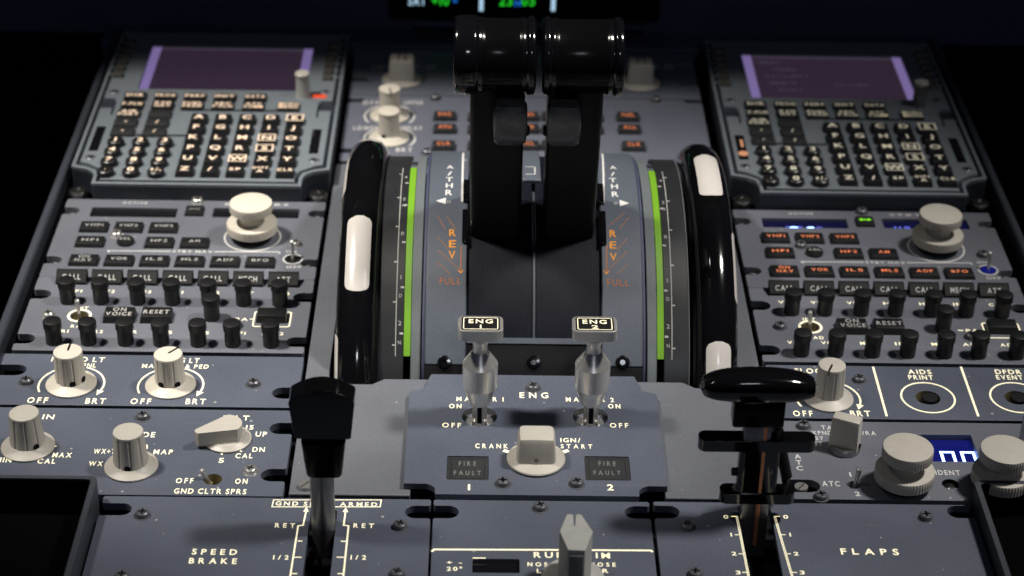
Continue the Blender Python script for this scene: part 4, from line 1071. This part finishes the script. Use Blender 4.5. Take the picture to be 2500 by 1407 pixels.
# ---- thrust levers
LEAN = math.radians(15.5)
def lean(v, x0): # lever frame (x across, t towards viewer, r outward from the axle)
    x, tq, r = v; s, c = math.sin(LEAN), math.cos(LEAN)
    return Vector((x, YC-r*s-tq*c, ZC+r*c-tq*s))
def thrust_lever(label, xa0, xa1, xh0, xh1, cl_, cr_, lx):
    t = thing('thrust_lever', label, 'thrust lever', lean((0, 0, 117), 0)+Vector(((xa0+xa1)/2, 0, 0)))
    # arm: slightly waisted slab
    g = loft([(96, (xa1-xa0)/2, 15, 9, 0), (150, (xa1-xa0)/2, 15, 9, 0), (186, (xa1-xa0)/2+.2, 14, 9, 0), (200, (xa1-xa0)/2+.3, 12, 9, 0), (216, (xa1-xa0)/2+.3, 9, 8, 0)], 48)
    arm = part('arm', g.map(lambda v: lean((v.x+(xa0+xa1)/2, -v.y, v.z), 0)), LEVER, t)
    fr = G()
    ctr = lean((0, 0, 222), 0)
    L = xh1-xh0
    R0 = 17.9
    prof = [(.001, 0), (R0-2.2, 0), (R0-.6, .35), (R0+.5, 1.3), (R0+.9, 2.6), (R0+.9, cl_-1.6), (R0+.5, cl_-.7), (R0-.2, cl_), (R0-.2, cl_+.6), (R0+.15, cl_+1.2), (R0+.25, cl_+2.0), (R0-.1, cl_+2.9), (R0-.35, cl_+3.6),
            (R0-.35, L-cr_-3.6), (R0-.1, L-cr_-2.9), (R0+.25, L-cr_-2.0), (R0+.15, L-cr_-1.2), (R0-.2, L-cr_-.6), (R0-.2, L-cr_), (R0+.5, L-cr_+.7), (R0+.9, L-cr_+1.4), (R0+.9, L-2.0), (R0+.5, L-1.0), (R0-.6, L-.3), (R0-2.2, L), (.001, L)]
    NR = 11
    grip = part('grip', lathe(prof[NR-1:-NR+1], 72, axis='X', cap=False).map(lambda v: v+Vector((xh0, ctr.y, ctr.z))), GRIP, t)
    for pr in (prof[:NR], prof[-NR:]): part('grip_ring', lathe(pr, 72, axis='X', cap=False).map(lambda v: v+Vector((xh0, ctr.y, ctr.z))), RING, grip)
    w_ = 16.4
    part('reverse_latch', loft([(184, w_/2-1.5, 3.6, 5, 0), (186, w_/2-.4, 4.6, 5, 0), (190, w_/2, 5, 5, 0), (198, w_/2, 5, 5, 0), (205, w_/2-.2, 4.6, 5, 0), (208, w_/2-1.6, 3.2, 5, 0)], 36).map(lambda v: lean((v.x+lx, 18-v.y, v.z), 0)), LATCH, t)
    part('latch_pin', lathe([(2.6, -1.5), (2.6, .6), (1.8, 1.2), (.001, 1.3)], 20, axis='X').map(lambda v: lean((lx+8.4+v.x if lx < XC else lx-8.4-v.x, 14-v.y, v.z+187), 0)), LEVER, t)
thrust_lever('black thrust lever with drum grip, left one of the pair', -6.2, 19.6, -14.3, 24.6, 11.5, 4.6, 12.8)
thrust_lever('black thrust lever with drum grip, right one of the pair', 31.0, 57.0, 27.2, 65.9, 4.6, 5.2, 38.4)
# slot brushes beside the lever feet
for x, a0, a1 in ((-8.4, 3, 12), (-8.6, 15, 25.5), (61.2, 4, 12), (61.6, 15, 25.5)):
    part('slot_guard', cyl_strip(x-1.4, x+1.4, a0, a1, RQ+2.0, 3.5), GLOSS, q, .6)

# ================================================================== pitch trim scales and wheels
def trim_scale(label, s):
    X = lambda x: x if s < 0 else 2*XC+.2-x
    t = thing('trim_scale', label, 'scale', (X(-38), YC, 0))
    def st(x0, x1, a0, a1, R, th=2): a, b = sorted((X(x0), X(x1))); return cyl_strip(a, b, a0, a1, R, th)
    RS = 114.0
    part('scale_drum', st(-50.5, -38.2, -34, 66, RS), SCALEM, t, .3)
    part('green_band', st(-38.1, -34.7, -8.5, 55, RS+.2), GREEN, t, .2)
    part('grey_edge', st(-34.6, -29.6, -34, 62, RS), EDGE, t, .4)
    g = G(); g.merge(st(-42.3, -41.9, -8, 55, RS+.12, .2))
    for a in (-4, 8, 19, 30, 41, 52): g.merge(st(-43.8, -42.2, a, a+.35, RS+.12, .2))
    for a in (1, 11, 24, 37, 49): g.merge(st(-40.2, -38.4, a, a+.5, RS+.12, .2))
    for a, n in ((-2, '4'), (8.8, '2'), (21.5, '0'), (34.5, '1'), (46.6, '2')):
        gq = text(n, (0, 0, .2), 1.5 if n != '1' else None, 2.3, 0, 0); on_cyl(gq, X(-40.2), a, RS); g.merge(gq)
    for a, n in ((11.5, 'N'), (39.5, 'D'), (51.5, 'N')):
        gq = text(n, (0, 0, .2), 1.5, 2.0, 0, 0); on_cyl(gq, X(-40.2), a, RS); g.merge(gq)
    part('scale_lettering', g, MARKL, t)
    part('rim_line', st(-50.9, -50.5, -30, 62, RS+.3, .6), EDGE if s > 0 else SCALEM, t)
trim_scale('curved trim scale with green band, left of the thrust quadrant', -1)
trim_scale('curved trim scale with green band, right of the thrust quadrant', 1)

def trim_wheel(label, xc, s, phase):
    """s = -1: outer side faces left"""
    t = thing('trim_handwheel', label, 'hand wheel', (xc, YC, ZC))
    Rm, rx, rr = 113.6, 10.4, 9.4
    def tor(th, phi, k=0.0):
        x = xc+(rx+k)*math.sin(phi); R = Rm+(rr+k)*math.cos(phi); return CYL(x, th, R)
    g = G(); n, m_ = 180, 36
    vs = [tor(360*i/n, 2*math.pi*j/m_) for i in range(n) for j in range(m_)]
    fs = [[i*m_+j, ((i+1) % n)*m_+j, ((i+1) % n)*m_+(j+1) % m_, i*m_+(j+1) % m_] for i in range(n) for j in range(m_)]
    rim = part('rim', g.add(vs, fs), GLOSS, t)
    web = lathe([(30, -3), (96, -3), (106, -7), (110, -7), (110, 7), (106, 7), (96, 3), (30, 3)], 120, axis='X')
    part('web', web.map(lambda v: v+Vector((xc-s*2.0, YC, ZC))), LEVER, t)
    part('inner_flange', lathe([(108, -1.5), (112, -1.5), (112, 2.5), (108, 2.5)], 120, axis='X').map(lambda v: v+Vector((xc-s*10.0, YC, ZC))), LEVER, t)
    for k in range(12):
        th = phase+30*k; th = (th+180) % 360-180
        if th < -75 or th > 95: continue
        centre = k % 2 == 0
        ph0 = 0.0 if centre else s*math.radians(90)
        hw, hl = math.radians(35), 10.2
        g = G(); nu, nv = 36, 14; vs = []; fs = []
        for i in range(nu+1):
            f = i/nu*2-1; a = th+hl*f
            # rounded ends: the strip narrows like a stadium
            dist = (1-abs(f))*hl*math.pi/180*(Rm+rr); rc = 4.4
            kk = 1 if dist > rc else (1-.72+.72*math.sqrt(max(0, 1-((rc-dist)/rc)**2)))
            for j in range(nv+1): vs.append(tor(a, ph0+hw*kk*(j/nv*2-1), .28))
        for i in range(nu):
            for j in range(nv): fs.append([i*(nv+1)+j, (i+1)*(nv+1)+j, (i+1)*(nv+1)+j+1, i*(nv+1)+j+1])
        g.add(vs, fs); part('grip_mark', g, ENAMEL, rim)
trim_wheel('glossy black trim wheel with white grip marks, left of the quadrant', -61.6, -1, 29.8)
trim_wheel('glossy black trim wheel with white grip marks, right of the quadrant', 117.6, 1, 1.0)

# ================================================================== speed brake lever
b = P(788, 1288)
t = thing('speed_brake_lever', 'steel rod lever with flared glossy black T-shaped grip beside the SPEED BRAKE marking', 'lever', b)
y0 = b.y
def vz(py, px=788, dy=0): return hz(px, py, y0+dy)
hw = lambda x0, x1, py: (PV(x1, py, y0).x-PV(x0, py, y0).x)/2
xcL = PV(788, 1000, y0).x
part('shaft', lathe([(5.3, -40), (5.3, vz(1150)+2)], 36).map(lambda v: v+Vector((b.x+.4, y0, 0))), SHAFT, t)
part('shaft_foot', box((b.x+.4, y0, -24), (9, 20, 22), 2), DARK, t)
boot = loft([(vz(1149), hw(748, 830, 1150), 5.4, 6, 0), (vz(1145), hw(745, 833, 1146), 5.8, 6, 0), (vz(1068), hw(734, 843, 1070), 6.2, 6, 0)], 40)
part('collar', boot.map(lambda v: v+Vector((xcL, y0, 0))), GRIP, t, 0)
zb0, ztop = vz(1072, dy=-5.4), vz(955, dy=-5.4)
zc1 = ztop-5.0
wb, wt_ = hw(719, 857, 1069), hw(708, 869, 962)
prof = [(-wb+1, zb0), (wb-1, zb0), (wb, zb0+.8), (wb+(wt_-wb)*.5, (zb0+zc1)/2), (wt_, zc1-1.5), (wt_-.5, zc1+.1)]
for k in range(1, 18):
    a = 1-2*k/18; prof.append(((wt_-.5)*a, zc1+.1+(ztop-zc1)*(1-abs(a)**1.9)))
prof += [(-wt_+.5, zc1+.1), (-wt_, zc1-1.5), (-(wb+(wt_-wb)*.5), (zb0+zc1)/2), (-wb, zb0+.8)]
g = prism(prof, (), -5.6, 5.6).map(lambda v: Vector((v.x+xcL, y0-v.z, v.y)))
g.f = [f[::-1] for f in g.f]
o = part('grip', g, GLOSS, t)
bv = o.modifiers.new('edge', 'BEVEL'); bv.width = 3.0*S; bv.segments = 6; bv.limit_method = 'ANGLE'; bv.angle_limit = math.radians(50)

# ================================================================== flap lever
b = P(1849, 1262)
t = thing('flap_lever', 'flap lever with copper streaked shaft and glossy black crossbar beside the FLAPS marking', 'lever', b)
y0 = b.y
def fz(py, px=1849): return hz(px, py, y0)
def fx(px, py): return PV(px, py, y0).x
def slab(name, px0, px1, pf0, pf1, d, M, bev):
    yf = y0-d/2; z0, z1 = hz(1849, pf1, yf), hz(1849, pf0, yf); a, c = PV(px0, pf1, yf).x, PV(px1, pf1, yf).x
    o = part(name, prism(rrect(a, y0-d/2, c, y0+d/2, d*.42, 6), (), z0, z1), M, t)
    b_ = o.modifiers.new('edge', 'BEVEL'); b_.width = bev*.6*S; b_.segments = 4; b_.limit_method = 'ANGLE'; b_.angle_limit = math.radians(50)
    return o
def fbox(name, px0, px1, py0, py1, d, M, bev=1.5, seg=3, dy=0):
    a, c = fx(px0, (py0+py1)/2), fx(px1, (py0+py1)/2); z0, z1 = fz(py1), fz(py0)
    return part(name, box(((a+c)/2, y0+dy, (z0+z1)/2), (c-a, d, z1-z0), bev, seg=seg), M, t)
xs = fx(1849, 1200)
xa, xb = fx(1814, 1180), fx(1881, 1180)
part('shaft', box(((xa+xb)/2, y0, fz(1200)/2-12), (xb-xa, 6, fz(980)+30), .8), SHAFT, t)
xc_ = fx(1855, 1170)
part('glint_strip', tube([(xc_, y0-2.7, fz(1320)), (xc_, y0-2.7, fz(1100)), (xc_, y0-2.7, fz(1030))], 1.05, 12), GLINT, t)  # strip standing in for an orange reflection down the shaft
slab('stop_flange', 1757, 1940, 1208, 1232, 8.4, GLOSS, 2.6)
# column between flange and trigger plate, flared at its foot
cx0, cx1 = fx(1799, 1150), fx(1898, 1150); cw = (cx1-cx0)/2
part('column', loft([(fz(1204), cw+5, 3.5, 4, 0), (fz(1196), cw+1.5, 3.4, 5, 0), (fz(1186), cw, 3.4, 6, 0), (fz(1095), cw, 3.4, 6, 0)], 40).map(lambda v: v+Vector(((cx0+cx1)/2, y0, 0))), GLOSS, t)
part('stop_pin', lathe([(1.9, 0), (1.9, 2.2), (1.4, 2.6), (.001, 2.6)], 16, axis='X').map(lambda v: Vector((cx0-v.x, y0-1+v.y, fz(1149)+v.z))), LEVER, t)
slab('lift_plate', 1705, 1991, 1079, 1105, 8.4, GLOSS, 2.6)
fbox('collar', 1813, 1882, 1030, 1080, 6.6, SHAFT, .8)
fbox('grip_block', 1788, 1914, 968, 1031, 10, GRIP, 1.2)
# crossbar grip: lofted along x, arched on top
ax, bx_ = fx(1708, 936), fx(1998, 940); zc0, zc1 = fz(971), fz(908)
g = G(); vs = []; fs = []; n = 28; m_ = 30
for i in range(m_+1):
    f = i/m_*2-1
    x = (ax+bx_)/2+(bx_-ax)/2*f
    e = (1-abs(f)**6)**.5 if abs(f) < 1 else 0
    e = .25+.75*e if i not in (0, m_) else .02
    hgt = (zc1-zc0)/2*(.70+.30*(1-f*f))*e
    dep = 7.4*(.82+.18*(1-f*f))*e
    zc_ = zc0+(zc1-zc0)*.43+1.0*(1-f*f)
    for k in range(n):
        a = 2*math.pi*k/n; c, s = math.cos(a), math.sin(a)
        vs.append((x, y0+dep*math.copysign(abs(c)**.6, c), zc_+hgt*math.copysign(abs(s)**.6, s)))
fs = [[i*n+k, (i+1)*n+k, (i+1)*n+(k+1) % n, i*n+(k+1) % n] for i in range(m_) for k in range(n)]+[list(range(n)), [m_*n+k for k in range(n)][::-1]]
part('crossbar_grip', g.add(vs, fs), GLOSS, t)
part('side_link', tube([(fx(1897, 1050), y0+7, fz(1040)), (fx(1912, 1130), y0+9, fz(1125)), (fx(1926, 1205), y0+10, fz(1195))], 2.6, 12), LEVER, t)
